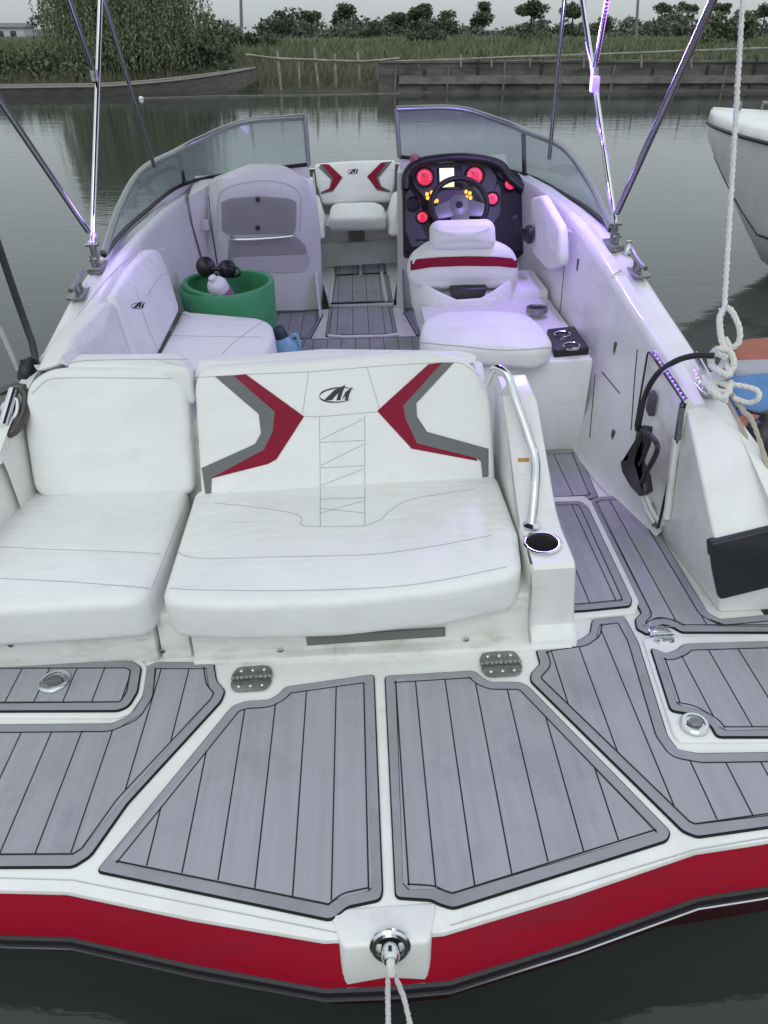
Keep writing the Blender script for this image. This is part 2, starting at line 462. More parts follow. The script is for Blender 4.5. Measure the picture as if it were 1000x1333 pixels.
# tow eye housing
bm = B()
hexa(bm, [(-.105,.84,-.135),(.10,.84,-.135),(.12,.94,-.135),(-.12,.94,-.135)],
         [(-.095,.868,.012),(.105,.868,.012),(.135,.965,.003),(-.135,.965,.003)], .012, seg=3)
bm2 = B()
hous_bvh = bvh_of(bm)
hous = part('tow_eye_housing', bm, [GEL], plat)
eye = hit(hous_bvh, 508, 1232) or V((.012,.86,-.05))
bm = B(); n = V((0,-1,.32)).normalized()
revolve(bm, eye-n*.004, n, [(.047,0),(.047,.006),(.042,.011),(.033,.011),(.030,.006),(.030,.002),(.0005,.002)], 28, 0, mis=[0,0,0,0,1,1])
revolve(bm, eye+n*.0, n, [(.022,0),(.021,.03),(.015,.042),(.0005,.044)], 20, 0)
part('tow_eye', bm, [CHROME, BLK], plat)
# deck joint lines moulded into platform
bm = B()
for pa in ([(0,1143),(95,1146),(150,1157),(438,1214)], [(586,1205),(800,1138),(905,1106),(1000,1090)]):
    tube(bm, [at(px,py,z=.0005) for px,py in pa], .0016, 5)
part('deck_seam', bm, [mat('moulded_line', (.5,.5,.48), .5)], plat)

# ---- foam deck pads
PHASE = .047
def pad(pix, z=.001, rad=.02, border=.030, step=.094, phase=PHASE, lines=True, pts=None):
    P = pts or [at(px, py, z=z+.007) for px, py in pix]
    P = [V((p[0], p[1], 0)) for p in P]
    P = rc(P, rad, 4)
    p2 = [(p.x, p.y) for p in P]
    if area2(p2) < 0: p2.reverse()
    # drop near-duplicates
    q = []
    for p in p2:
        if not q or math.hypot(p[0]-q[-1][0], p[1]-q[-1][1]) > .003: q.append(p)
    p2 = q
    bm = B()
    def prism(o, z0, z1, mi, ms):
        a = [bm.verts.new((x, y, z0)) for x, y in o]; b = [bm.verts.new((x, y, z1)) for x, y in o]
        for i in range(len(o)):
            j = (i+1) % len(o); face(bm, (a[i], a[j], b[j], b[i]), ms)
        sheet(o, z1, mi)
    def sheet(o, z1, mi, keep=None):
        n = len(o); r = delaunay_2d_cdt([V(p) for p in o], [(i, (i+1) % n) for i in range(n)], [], 0, 1e-6)
        vv = [bm.verts.new((v[0], v[1], z1)) for v in r[0]]
        for f in r[2]:
            c = (sum(r[0][i][0] for i in f)/3, sum(r[0][i][1] for i in f)/3)
            if (keep or (lambda q: inside2(q, o)))(c): face(bm, [vv[i] for i in f], mi)
    prism(offset2(p2, -.004), z-.004, z+.004, 0, 0)
    prism(p2, z-.004, z+.0070, 1, 0)
    if border:
        def inner(d): return lambda q: inside2(q, p2) and dist2(q, p2) > d*.8
        sheet(offset2(p2, border), z+.0074, 0, inner(border))
        fld = offset2(p2, border+.0032); sheet(fld, z+.0080, 2, inner(border))
        g = offset2(p2, border+.0015)           # the groove that frames the field
        for i in range(len(g)):
            a, b = g[i], g[(i+1) % len(g)]; L = math.hypot(b[0]-a[0], b[1]-a[1])
            if L < 1e-5: continue
            m = max(1, int(L/.01)); nx, ny = -(b[1]-a[1])/L*.002, (b[0]-a[0])/L*.002
            for k in range(m):
                c = (a[0]+(b[0]-a[0])*k/m, a[1]+(b[1]-a[1])*k/m); d = (a[0]+(b[0]-a[0])*(k+1)/m, a[1]+(b[1]-a[1])*(k+1)/m)
                q = ((c[0]+d[0])/2, (c[1]+d[1])/2)
                if inside2(q, p2) and dist2(q, p2) > border*.93:
                    face(bm, [bm.verts.new(t) for t in ((c[0]-nx,c[1]-ny,z+.0089),(d[0]-nx,d[1]-ny,z+.0089),(d[0]+nx,d[1]+ny,z+.0089),(c[0]+nx,c[1]+ny,z+.0089))], 0)
        x0, x1 = min(p[0] for p in p2), max(p[0] for p in p2); y0, y1 = min(p[1] for p in p2), max(p[1] for p in p2)
        x = math.floor(x0/step)*step + phase
        while x < x1:
            run = None; y = y0
            while y <= y1+.006:
                ok = inside2((x, y), p2) and dist2((x, y), p2) > border+.001
                if ok and run is None: run = y
                if not ok and run is not None:
                    if y-run > .03:
                        hw = .0019
                        vs = [bm.verts.new(p) for p in ((x-hw,run,z+.0086),(x+hw,run,z+.0086),(x+hw,y,z+.0086),(x-hw,y,z+.0086))]
                        face(bm, vs, 0)
                    run = None
                y += .005
            x += step
    return part('deck_pad', bm, [GROOVE, PADB, PAD], boat, 0)
pad([(127,1133),(430,1196),(443,1187),(452,1179),(494,1170),(497,1160),(486,878),(372,894),(364,903),(350,911),(320,913),(303,919)], rad=.012, phase=.066)
pad([(502,880),(617,873),(628,883),(640,888),(677,888),(687,893),(872,1082),(868,1093),(590,1181),(571,1175),(562,1170),(516,1167)], rad=.012, phase=.036)
pad([(-170,945),(145,942),(172,930),(186,908),(191,868),(202,862),(277,862),(281,886),(292,899),(287,912),(165,1045),(117,1113),(95,1127),(-120,1128)], rad=.012)
pad([(692,886),(692,877),(704,864),(699,845),(712,839),(756,833),(769,824),(772,807),(812,802),(830,835),(868,957),(882,976),(910,981),(1110,978),(1110,1062),(1000,1075),(908,1088),(890,1081)], rad=.010, phase=.02)
pad([(766,652),(778,647),(820,644),(834,650),(858,694),(921,797),(938,806),(1090,792),(1090,822),(888,822),(876,815),(862,812),(850,818),(843,825),(830,818),(828,806),(836,798)], rad=.008, phase=.0)
pad([(640,655),(756,652),(765,660),(822,780),(820,788),(760,794),(690,797)], z=.019, rad=.012, phase=.012)
pad([(560,592),(752,586),(759,602),(778,646),(766,650),(580,660)], z=-.003, rad=.012)
# hatches: a raised white rim with its own pad
def hatch(rim, padpix):
    bm = B(); slab(bm, rc([at(px, py, z=.009) for px, py in rim], .02), (0,0,1), .010, .005, top_only=True, seg=3)
    part('deck_hatch', bm, [GEL], boat)
    pad(padpix, z=.010, rad=.014)
hatch([(-140,856),(182,856),(192,868),(186,905),(168,930),(150,934),(-160,934)], [(-120,862),(172,861),(183,868),(178,900),(167,918),(154,924),(-140,925)])
hatch([(836,830),(1100,822),(1100,964),(885,966),(876,955)], [(848,843),(868,851),(882,846),(892,838),(1090,832),(1090,958),(934,958),(927,944),(914,936),(900,928),(874,924)])
# walkway step slab under the raised pad
bm = B(); slab(bm, [at(px, py, z=.018) for px, py in [(600,650),(760,645),(770,652),(832,782),(828,797),(765,803),(660,806)]], (0,0,1), .024, .006, top_only=True, seg=3); part('walkway_step', bm, [GEL], boat)

# hinges and latches
def hinge(px, py, w=.072, h=.055, rot=0, z=.004, m=STEEL):
    c = at(px, py, z=z); bm = B()
    for s in (-1, 1):
        pts = rc([(c.x-w, c.y+.004*s, c.z+.006), (c.x+w, c.y+.004*s, c.z+.006), (c.x+w*.75, c.y+h*s, c.z+.006), (c.x-w*.75, c.y+h*s, c.z+.006)], .022)
        slab(bm, pts, (0,0,1), .006, .002, seg=2)
        for k in (-1, 0, 1): bolt(bm, V((c.x+k*w*.52, c.y+s*h*.62, c.z+.006)), (0,0,1), .006, 1)
    for k in range(-4, 5):
        tube(bm, [(c.x+k*w*.21-.006, c.y, c.z+.008), (c.x+k*w*.21+.006, c.y, c.z+.008)], .006, 8)
    part('hinge', bm, [m, CHROME if m is STEEL else STEEL], boat)
hinge(328, 884); hinge(652, 865); hinge(861, 828, .04, .045, m=CHROME)
def latch(px, py, r, z=.018):
    c = at(px, py, z=z); bm = B()
    revolve(bm, c-V((0,0,.012)), (0,0,1), [(r,0),(r,.008),(r*.9,.012),(r*.72,.012),(r*.68,.006),(.0005,.006)], 28)
    revolve(bm, c, (0,0,1), [(r*.5,-.008),(r*.45,.002),(.0005,.003)], 20, 1)
    box(bm, (c.x-r*.55, c.y-r*.16, c.z-.004), (c.x+r*.55, c.y+r*.16, c.z+.004), .002, 1)
    part('hatch_latch', bm, [CHROME, STEEL], boat)
latch(70, 885, .050, .030); latch(905, 940, .040, .026)

# ---- rear lounge
def shade_line(bm, pts, r=.003, mi=0): tube(bm, pts, r, 5, mi)
bm = B()
def riser(xl, xr, yf, depth=.55, h=.17):
    hexa(bm, [(xl,yf,-.002),(xr,yf,-.002),(xr,yf+depth,-.002),(xl,yf+depth,-.002)], [(xl,yf+.035,h),(xr,yf+.035,h),(xr,yf+depth,h),(xl,yf+depth,h)], .012)
riser(-1.34,-.722,1.835); riser(-.714,-.612,1.845); riser(-.604,.56,1.83)
# kick plate lip sweeping to the pod
hexa(bm, [(-.60,1.80,-.002),(.66,1.765,-.002),(.66,1.86,-.002),(-.60,1.86,-.002)], [(-.60,1.808,.018),(.655,1.775,.018),(.655,1.86,.018),(-.60,1.86,.018)], .006)
hexa(bm, [(-1.34,2.45,-.002),(.50,2.45,-.002),(.50,2.84,-.002),(-1.30,2.84,-.002)], [(-1.27,2.60,.52),(.50,2.60,.52),(.50,2.80,.62),(-1.22,2.80,.62)], .02)
lounge_bvh = bvh_of(bm)
lounge = part('lounge_base', bm, [GELD], boat)
bm = B()
slab(bm, [at(398,829,y=1.832), at(580,818,y=1.832), at(580,829,y=1.832), at(400,841,y=1.832)], (0,-1,.2), .01, .003); part('vent_slot', bm, [mat('slot_shade',(.16,.16,.155),.7)], lounge)  # dark slab in place of a recess, its shade put into the colour
for px, py in ((212,847),(365,848),(607,834),(718,821),(14,839)):
    h = hit(lounge_bvh, px, py, .001)
    if h: bm = B(); bolt(bm, h, (0,-1,.2), .010, 0); revolve(bm, h+V((0,-.004,.001)), (0,-1,.2), [(.004,0),(.0005,.001)], 8, 1); part('screw_cap', bm, [STEEL, BLK], lounge)
# seat cushions
def cushion(outline, n, t, r, puff, rad, mi=0, bm=None):
    bm = bm or B(); slab(bm, rc(outline, rad, 6), n, t, r, puff, mi, seg=5); return bm
nz = (0,0,1)
# double seat: front edge slightly bowed
ds = [(-.655,1.80,.292),(-.45,1.765,.292),(-.1,1.75,.292),(.25,1.775,.292),(.49,1.835,.292),(.515,2.05,.302),(.505,2.44,.305),(-.655,2.46,.305)]
bmD = cushion(ds, nz, .165, .035, .022, [.07,.05,.05,.05,.07,.02,.05,.05])
vD = bvh_of(bmD)
SA = B()
SEATSEAMS = [[(228,718),(260,727),(360,725),(480,722),(560,712),(640,697)], [(222,766),(255,768),(370,769),(480,766),(560,758),(660,738)],
  [(279,655),(330,660),(380,668),(393,675),(398,685),(475,685)], [(476,685),(496,676),(508,665),(530,652),(580,642),(618,637)],
  [(417,636),(417,685)], [(475,634),(475,685)], [(418,650),(474,648)], [(418,662),(474,668)], [(418,668),(474,652)]]
for s in SEATSEAMS: seam(SA, vD, s, .0012)
o = part('seat_cushion', bmD, [VIN], lounge, 60, label='wide two-person rear seat cushion')
part('seat_seam', SA, [SEAM], lounge)
bmL = cushion([(-1.45,1.80,.30),(-.70,1.80,.30),(-.685,2.05,.305),(-.69,2.50,.305),(-1.36,2.52,.305),(-1.46,2.2,.305)], nz, .17, .035, .022, [.05,.07,.02,.05,.06,.05])
vL = bvh_of(bmL); SA = B()
for s in [[(0,712),(60,715),(150,718),(210,721)], [(0,753),(80,757),(150,762),(195,766)], [(197,768),(212,730),(236,668)]]: seam(SA, vL, s, .0012)
part('seat_cushion', bmL, [VIN], lounge, 60, label='single port rear seat cushion')
part('seat_seam', SA, [SEAM], lounge)
# backrests (lean forward-up)
nb = V((0,-.95,.33)).normalized()
def bp(px, py, y0=2.40, z0=.29):               # point on the leaning backrest face
    return at(px, py, pl=(V((0,y0,z0)), nb))
bmB = cushion([bp(252,500),(bp(262,478)),bp(420,466),bp(565,455),bp(615,470),bp(640,520),bp(646,632),bp(560,640),bp(262,662)], nb, .13, .03, .02, [.03,.05,.1,.1,.06,.06,.02,.02,.02])
# rolled top
slab(bmB, rc([at(246,492,pl=(V((0,2.63,.70)),V((0,-.6,1)))), at(430,474,pl=(V((0,2.63,.70)),V((0,-.6,1)))), at(605,466,pl=(V((0,2.63,.70)),V((0,-.6,1)))), at(624,474,pl=(V((0,2.63,.70)),V((0,-.6,1)))), at(604,452,pl=(V((0,2.63,.70)),V((0,-.6,1)))), at(420,450,pl=(V((0,2.63,.70)),V((0,-.6,1)))), at(256,464,pl=(V((0,2.63,.70)),V((0,-.6,1))))], .03), V((0,-.6,1)), .10, .03, .012, seg=4)
vB = bvh_of(bmB)
SA = B()
for s in [[(248,492),(330,487),(402,484),(478,478),(520,475),(592,472),(612,480),(626,492)], [(402,484),(394,538)], [(478,478),(494,532)], [(396,542),(420,542),(491,536)],
          [(416,543),(417,634)], [(475,540),(475,632)], [(417,576),(475,573)], [(417,609),(475,606)], [(418,572),(474,545)], [(418,606),(474,578)], [(418,632),(474,610)]]: seam(SA, vB, s, .0011)
bk = part('backrest', bmB, [VIN], lounge, 60, label='wide two-person backrest with red and grey chevrons')
part('backrest_seam', SA, [SEAM], lounge)
for pts, m in (([(280,490),(304,489),(358,536),(355,562),(344,585),(276,622),(275,644),(268,644),(263,609),(332,578),(340,564),(337,539)], VGREY),
               ([(304,489),(320,487),(396,542),(360,598),(349,604),(274,623),(275,622),(344,585),(355,562),(358,536)], VRED),
               ([(558,474),(576,472),(525,528),(528,545),(543,577),(620,596),(622,600),(536,584),(491,535)], VRED),
               ([(576,472),(591,472),(542,525),(543,542),(556,562),(636,584),(636,620),(628,622),(626,601),(620,596),(543,577),(528,545),(525,528)], VGREY)):
    bm = B(); decal(bm, vB, pts, .0022); part('chevron_panel', bm, [m], lounge)
def emblem(bvh, cx, cy, s, parent):
    bm = B()
    for pts in ([(-19,7),(-6,-6),(9,-13),(5,-3),(2,7),(-3,7),(0,-3),(-9,7)], [(4,7),(9,-4),(18,-10),(14,-1),(12,7),(8,7),(9,1)]):
        decal(bm, bvh, [(cx+x*s, cy+y*s) for x, y in pts], .0022, cell=5)
    seg = 28; P = []
    for k in range(seg):
        a = math.pi*(.18+1.5*k/(seg-1)); P.append((cx+s*25*math.cos(a+.35), cy+s*10*math.sin(a+.35)-s*2*math.cos(a)))
    for k in range(seg-1):
        w = s*.9*math.sin(math.pi*(k+.5)/(seg-1))+.25*s
        a, b = P[k], P[k+1]
        decal(bm, bvh, [(a[0],a[1]-w),(b[0],b[1]-w),(b[0],b[1]+w),(a[0],a[1]+w)], .0022, cell=50)
    part('emblem', bm, [BLK], parent)
emblem(vB, 441, 514, 1.0, lounge)
bmB = cushion([bp(62,480,2.44),bp(236,478,2.44),bp(243,500,2.44),bp(252,646,2.44),bp(44,650,2.44),bp(30,560,2.44),bp(33,500,2.44)], nb, .14, .03, .02, [.09,.04,.03,.05,.07,.03,.08])
vb2 = bvh_of(bmB); SA = B()
seam(SA, vb2, [(42,512),(62,495),(90,492),(150,492),(230,493)], .0013)
part('backrest', bmB, [VIN], lounge, 60, label='single port rear backrest'); part('backrest_seam', SA, [SEAM], lounge)
# gap shadow piece between the seats is open space; port side moulding beside the seat
bm = B()
hexa(bm, [(-1.42,1.90,-.002),(-1.33,1.90,-.002),(-1.30,2.75,-.002),(-1.40,2.75,-.002)], [(-1.40,1.92,.36),(-1.34,1.92,.36),(-1.27,2.75,.66),(-1.33,2.75,.66)], .02)
part('port_quarter', bm, [GEL], boat)

# ---- side pod with grab rail and cup holder
bm = B()
xl, xr = .52, .665
prof = [(1.775,-.002),(1.79,.03),(1.84,.055),(1.845,.285),(1.86,.30),(2.04,.305),(2.12,.33),(2.42,.595),(2.46,.615),(2.60,.625),(2.62,.60),(2.62,-.002)]
secs = []
for x, k in ((xl,0),(xl+.006,1),(xr-.03,1),(xr-.008,.8),(xr,0)):
    secs.append([(x+ (.012 if z < .06 else 0)*(1 if x > .6 else 0) - (max(0,z-.3)*.09 if x > .6 else 0), y+(0 if k else .012)*(1 if y<2.3 else -1), z-(0 if k else .012)*(1 if z>.2 else 0)) for y, z in prof])
loft(bm, secs, 0, closed=True, cap0=True, cap1=True)
pod_bvh = bvh_of(bm)
pod = part('side_pod', bm, [GEL], boat, 35)
c = at(706, 707, z=.306)
def cut(o, bm):
    b = BASE[rootof(o)]; bmesh.ops.translate(bm, vec=-b, verts=bm.verts)
    k = bpy.data.objects.new('cutter', finish(bm, 'cutter', [mat('cup_dark',(.10,.10,.10),.35,.6)], 0)); COL.objects.link(k); bm.free()
    k.parent = o.parent; md = o.modifiers.new('b', 'BOOLEAN'); md.object = k; md.operation = 'DIFFERENCE'; md.solver = 'EXACT'
    bpy.context.view_layer.update()
    me = bpy.data.meshes.new_from_object(o.evaluated_get(bpy.context.evaluated_depsgraph_get())); o.modifiers.clear(); o.data = me
    bpy.data.objects.remove(k)
bm = B(); revolve(bm, c, nz, [(.0535,.03),(.0535,.0),(.048,-.09)], 32, 0, True, True); cut(pod, bm)
pod.data.materials.append(mat('cup_dark',(.10,.10,.10),.35,.6)) if len(pod.data.materials) < 2 else None
for p_ in pod.data.polygons:
    q_ = p_.center + BASE[boat]
    if (q_.xy-c.xy).length < .0545 and q_.z < c.z-.004 and q_.z > c.z-.12: p_.material_index = 1
bm = B()
revolve(bm, c, nz, [(.064,.0),(.064,.004),(.060,.006),(.053,.005),(.052,-.0),], 32, 0)
part('cup_holder', bm, [CHROME, mat('cup_dark',(.045,.045,.045),.35)], pod)
np_ = V((0,-.66,.75)).normalized(); pp = V((0,2.27,.4625))+np_*.055
pt = [hit(pod_bvh, 692, 684, .0)] + [at(px, py, pl=(pp, np_)) for px, py in ((696,640),(697,600),(689,572),(680,545),(671,520),(664,496),(656,484))]
pt += [pt[-1]+V((-.03,.03,.0)), pt[-1]+V((-.05,.05,-.06))]
bm = B(); tube(bm, smooth_path(pt, 6), .016, 12)
revolve(bm, pt[0], nz, [(.030,0),(.030,.005),(.016,.010),(.011,.012)], 20)
q_ = at(664,500,pl=(pp,np_)); tube(bm, [q_, V((q_.x-.01,q_.y+.06,.60))], .012, 10)
part('grab_rail', bm, [CHROME], pod)
bm = B()
decal(bm, pod_bvh, [(660,597),(689,596),(689,601),(660,602)], .001, 0, 10); decal(bm, pod_bvh, [(660,603),(689,602),(690,617),(662,618)], .001, 1, 10)
for k in range(4): decal(bm, pod_bvh, [(663,605.2+3*k),(686,604.4+3*k),(686,605.2+3*k),(663,606+3*k)], .0016, 2, 30)
part('warning_sticker', bm, [ORANGE, PLAS, GLOVE], pod)

# ---- starboard quarter: sloping end of the gunwale with black corner bumper
bm = B()
_q = gun(2.40); Tq = [V((_q[2]-.004,2.40,_q[3]+.002)), at(930,706,y=1.93), at(1030,684,y=1.93), V((1.42,1.99,.40)), V((_q[0]+.004,2.40,_q[1]+.002))]
Tq[2].x = min(Tq[2].x, 1.40)
zt = Tq[1].z
hexa(bm, [V((1.155,2.46,-.002)), at(940,803,z=0)+V((0,.02,0)), V((1.42,1.90,-.002)), V((1.42,2.1,-.002)), V((1.32,2.46,-.002))], Tq, .012, seg=3)
q_bvh = bvh_of(bm)
quarter = part('starboard_quarter', bm, [GEL], boat, 40)
bm = B()
F = [at(926,708,y=1.905), at(1075,672,y=1.90), at(1075,748,y=1.855), at(938,782,y=1.865), at(930,745,y=1.885)]
slab(bm, rc(F, [.012,.01,.01,.012,.03]), (.05,-1,.1), .03, .010, .008)
slab(bm, rc([at(924,704,y=1.93), at(1075,668,y=1.93), at(1075,690,y=1.905), at(926,726,y=1.905)], .01), (.05,-1,.35), .03, .008)
part('corner_bumper', bm, [BLKV], quarter)

# ---- transom door standing open against the liner
bm = B()
D = [at(846,455,x=1.135), at(893,524,x=1.15), at(858,686,x=1.13), at(826,640,x=1.085), at(828,560,x=1.11)]
slab(bm, rc(D, [.03,.01,.01,.02,.02]), (-1,-.1,.05), .03, .006)
door = part('transom_door', bm, [GELD], boat)
door_bvh = None
bm = B(); tube(bm, [p+V((-.006,0,0)) for p in rc([D[4], D[0], D[1]], .03)], .004, 6); tube(bm, [D[1]+V((-.004,-.004,0)), D[2]+V((-.004,-.004,0))], .005, 6); part('door_gap_line', bm, [BLK], door)  # black tubes draw the dark gap round the door
bm = B(); tube(bm, [at(852,458,x=1.13), at(894,522,x=1.145)], .009, 8); part('chrome_trim', bm, [CHROME], door)
bm = B()
a, b = at(852,460,x=1.12), at(892,520,x=1.135)
for k in range(12): revolve(bm, a.lerp(b, (k+.5)/12), (-1,-.3,.5), [(.004,0),(.003,.004),(.0005,.005)], 8)
part('led_strip', bm, [LED], door)
bm = B(); c = at(853,525,x=1.13); hexa(bm, [c+V(p) for p in ((-.0,-.02,-.05),(-.0,.03,-.03),(-.0,.03,.05),(-.0,-.015,.035))], [c+V(p) for p in ((-.028,-.02,-.045),(-.028,.025,-.03),(-.022,.025,.04),(-.022,-.012,.03))], .006)
part('door_handle', bm, [DASH], door)
bm = B()
tube(bm, [at(888,530,x=1.14), at(882,572,x=1.14)], .012, 8); tube(bm, [at(880,572,x=1.14), at(868,675,x=1.14)], .014, 8, 1)
part('hinge_post', bm, [STEEL, GELD], door)
bm = B(); tube(bm, [at(849,655,x=1.12),at(856,668,x=1.13),at(851,684,x=1.14)], .008, 8); bolt(bm, at(856,683,x=1.13), (-1,0,.2), .018); part('door_catch', bm, [STEEL], door)

# ---- starboard liner details: panel lines, latches, speaker, storage pocket
for s in [[(775,488),(768,570)],[(784,484),(807,512)],[(735,345),(730,400),(724,428)],[(830,455),(826,500),(822,560)]]: bm = B(); seam(bm, liner_bvh, s, .0025, 0); part('panel_line', bm, [BLK], liner)
for px, py, w, h in ((797,568,.012,.03),(800,455,.012,.034),(752,345,.012,.03),(734,322,.02,.03),(722,327,.012,.022)):
    h0 = hit(liner_bvh, px, py, .002)
    if h0:
        bm = B(); slab(bm, rc([h0+V(p) for p in ((0,-w,-h),(0,w,-h),(0,w,h),(0,-w,h))], .008), (-1,0,0), .01, .003); part('panel_latch', bm, [DASH], liner)
# padded side bolster panel below coaming
bm = B()
class Both:                                     # gunwale and liner taken as one surface
    @staticmethod
    def ray_cast(o, d):
        a, b = gcap_bvh.ray_cast(o, d), liner_bvh.ray_cast(o, d)
        if a[0] is None: return b
        if b[0] is None: return a
        return a if a[3] < b[3] else b
P = [hit(Both, *q) for q in ((727,304),(741,301),(814,357),(797,363))]; up = V((-.25,-.12,1)).normalized()
slab(bm, rc([p+up*.012 for p in P], .012), up, .03, .006)
part('coaming_pad', bm, [VIN], liner)
bm = B()
P = [at(690,258,x=.985), at(704,254,x=.985), at(728,296,x=1.0), at(730,345,x=1.0), at(712,352,x=1.0), at(692,330,x=.985)]
slab(bm, rc(P, [.04,.05,.05,.05,.06,.05]), (-1,-.15,0), .05, .018, .01); part('throttle_panel', bm, [VIN], liner)
bm = B(); c = at(687,305,x=.95)
tube(bm, [c, c+V((-.05,0,.03)), c+V((-.08,-.02,.10))], .014, 8); revolve(bm, c+V((.02,0,0)), (-1,0,0), [(.05,0),(.05,.02),(.03,.04),(.0005,.045)], 16)
part('throttle_lever', bm, [BLK], liner)

# ---- starboard sun seat
bm = B()
zc = .455
hexa(bm, [(.34,3.115,-.002),(1.03,3.115,-.002),(1.03,4.05,-.002),(.34,4.05,-.002)], [(.34,3.12,zc),(1.05,3.12,zc),(1.05,4.05,zc),(.34,4.05,zc)], .012)
sbench = part('sun_seat_base', bm, [GEL], boat)
zt = .565
cu = [at(px,py,z=zt) for px,py in [(545,438),(549,416),(575,404),(640,402),(688,406),(708,422),(722,444),(700,455),(640,450),(565,448)]]
bm = cushion(cu, nz, .105, .035, .02, .06); v1 = bvh_of(bm)
part('seat_cushion', bm, [VIN], sbench, 60, label='lilac-lit loose sun seat cushion')
bm = B(); seam(bm, v1, [(547,446),(600,451),(660,456),(722,452)], .0022); part('seat_seam', bm, [SEAM], sbench)
bm = B()
P = [at(px,py,z=zc+.035) for px,py in [(712,428),(748,424),(768,452),(722,456)]]
slab(bm, rc(P, .015), nz, .045, .006, mi=0)
part('cup_tray', bm, [BLK], sbench)
for px, py in ((732,436),(744,451)):
    c = at(px,py,z=zc+.0365); bm = B(); revolve(bm, c, nz, [(.040,-.005),(.040,.005),(.037,.008),(.033,.006),(.032,.002),(.0005,.0018)], 24, 0, mis=[0,0,0,1,1]); part('cup_holder', bm, [CHROME, BLK], sbench)  # black disc inside each ring stands in for the hole's darkness
c = at(699,401,z=.50); bm = B(); revolve(bm, c, nz, [(.055,-.02),(.055,.004),(.045,.006),(.043,0),(.0005,0)], 24, 0, mis=[0,0,0,1]); part('cup_holder', bm, [STEEL, BLK], sbench)
bm = B(); box(bm, (.85,4.05,-.002), (1.05,4.45,.498), .02); part('side_shelf', bm, [GEL], sbench)

# ---- driver seat
bm = B()
c0 = V((.60,4.25,0))
secs = []
for z, rx, ry in ((.02,.20,.20),(.06,.22,.22),(.18,.23,.24),(.30,.27,.27),(.42,.295,.29),(.46,.30,.295),(.47,.285,.28)):
    secs.append([(c0.x+rx*math.copysign(abs(math.cos(a))**.75, math.cos(a)), c0.y+ry*math.copysign(abs(math.sin(a))**.75, math.sin(a)), z) for a in [2*math.pi*k/32 for k in range(32)]])
loft(bm, secs, 0, cap0=True, cap1=True)
dseat = part('driver_seat', bm, [GEL], boat, 50)
nd = V((0,-1,.12)).normalized()
def dp(px, py, y=4.02): return at(px, py, y=y)
bm = cushion([dp(531,350),dp(536,334),dp(560,316),dp(645,314),dp(668,324),dp(677,342),dp(676,368),dp(660,377),dp(550,378),dp(533,370)], nd, .16, .045, .02, .04)
vd = bvh_of(bm)
part('backrest', bm, [VIN], dseat, 60)
bm = B(); decal(bm, vd, [(535,340),(545,337),(575,334.5),(610,333.5),(645,334),(665,336),(673,338.5),(673,349),(650,346.5),(605,346),(562,347.5),(535,352)], .004, 0, 6); part('red_stripe', bm, [VRED], dseat)
bm = cushion([dp(561,296,3.98),dp(570,289,3.98),dp(640,287,3.98),dp(646,295,3.98),dp(647,318,3.98),dp(640,325,3.98),dp(568,327,3.98),dp(561,320,3.98)], nd, .13, .04, .015, .03)
part('headrest', bm, [VIN], dseat, 60)
bm = B(); slab(bm, rc([(.42,3.96,.50),(.78,3.96,.50),(.80,4.5,.50),(.40,4.5,.50)], .08), nz, .06, .02, .01); part('seat_cushion', bm, [VIN], dseat, 60)
bm = B(); hexa(bm, [dp(588,396,3.96)+V((0,0,0)), dp(628,394,3.96), V((.66,4.1,.50)), V((.53,4.1,.50))], [dp(586,376,3.98), dp(636,375,3.98), V((.70,4.1,.56)), V((.50,4.1,.56))], .01); part('seat_bracket', bm, [BLK], dseat)
bm = B()
bm = B(); secs = []
for k in range(41):                           # tub-shaped rim, open towards the wheel
    a = math.radians(-205+230*k/40); up = .47+.13*abs(math.cos(a))**.8
    P = []
    for f, z in ((1,.40),(1.03,up-.01),(1.0,up),(.93,up-.01),(.90,.42)):
        P.append(V((c0.x+.297*f*math.copysign(abs(math.cos(a))**.75, math.cos(a)), c0.y+.285*f*math.copysign(abs(math.sin(a))**.75, math.sin(a)), z)))
    secs.append(P)
loft(bm, secs, 0, closed=True, cap0=True, cap1=True); part('seat_shell', bm, [GEL], dseat, 50)

# ---- port console with glove box
bm = B()
def pc(px, py, y): return at(px, py, y=y)
secs = [[pc(278,405,5.42),pc(300,405,5.40),pc(390,404,5.40),pc(418,402,5.45)],
        [pc(272,345,5.36),pc(300,345,5.32),pc(395,345,5.32),pc(418,345,5.38)],
        [pc(268,300,5.30),pc(282,300,5.22),pc(402,300,5.22),pc(417,298,5.30)],
        [pc(270,262,5.24),pc(284,250,5.14),pc(400,252,5.14),pc(414,270,5.24)],
        [pc(272,241,5.22),pc(284,233,5.12),pc(398,234,5.12),pc(411,248,5.22)],
        [pc(279,231,5.24),pc(308,220,5.16),pc(380,221,5.16),pc(408,238,5.24)],
        [pc(288,227,5.40),pc(326,213,5.38),pc(366,214,5.38),pc(407,231,5.40)]]
fine = []
for s in secs:
    P = []
    for a, b in zip(s, s[1:]):
        for k in range(6): P.append(V(a).lerp(V(b), k/6))
    P.append(V(s[-1])); fine.append(P)
loft(bm, fine, 0, closed=False)
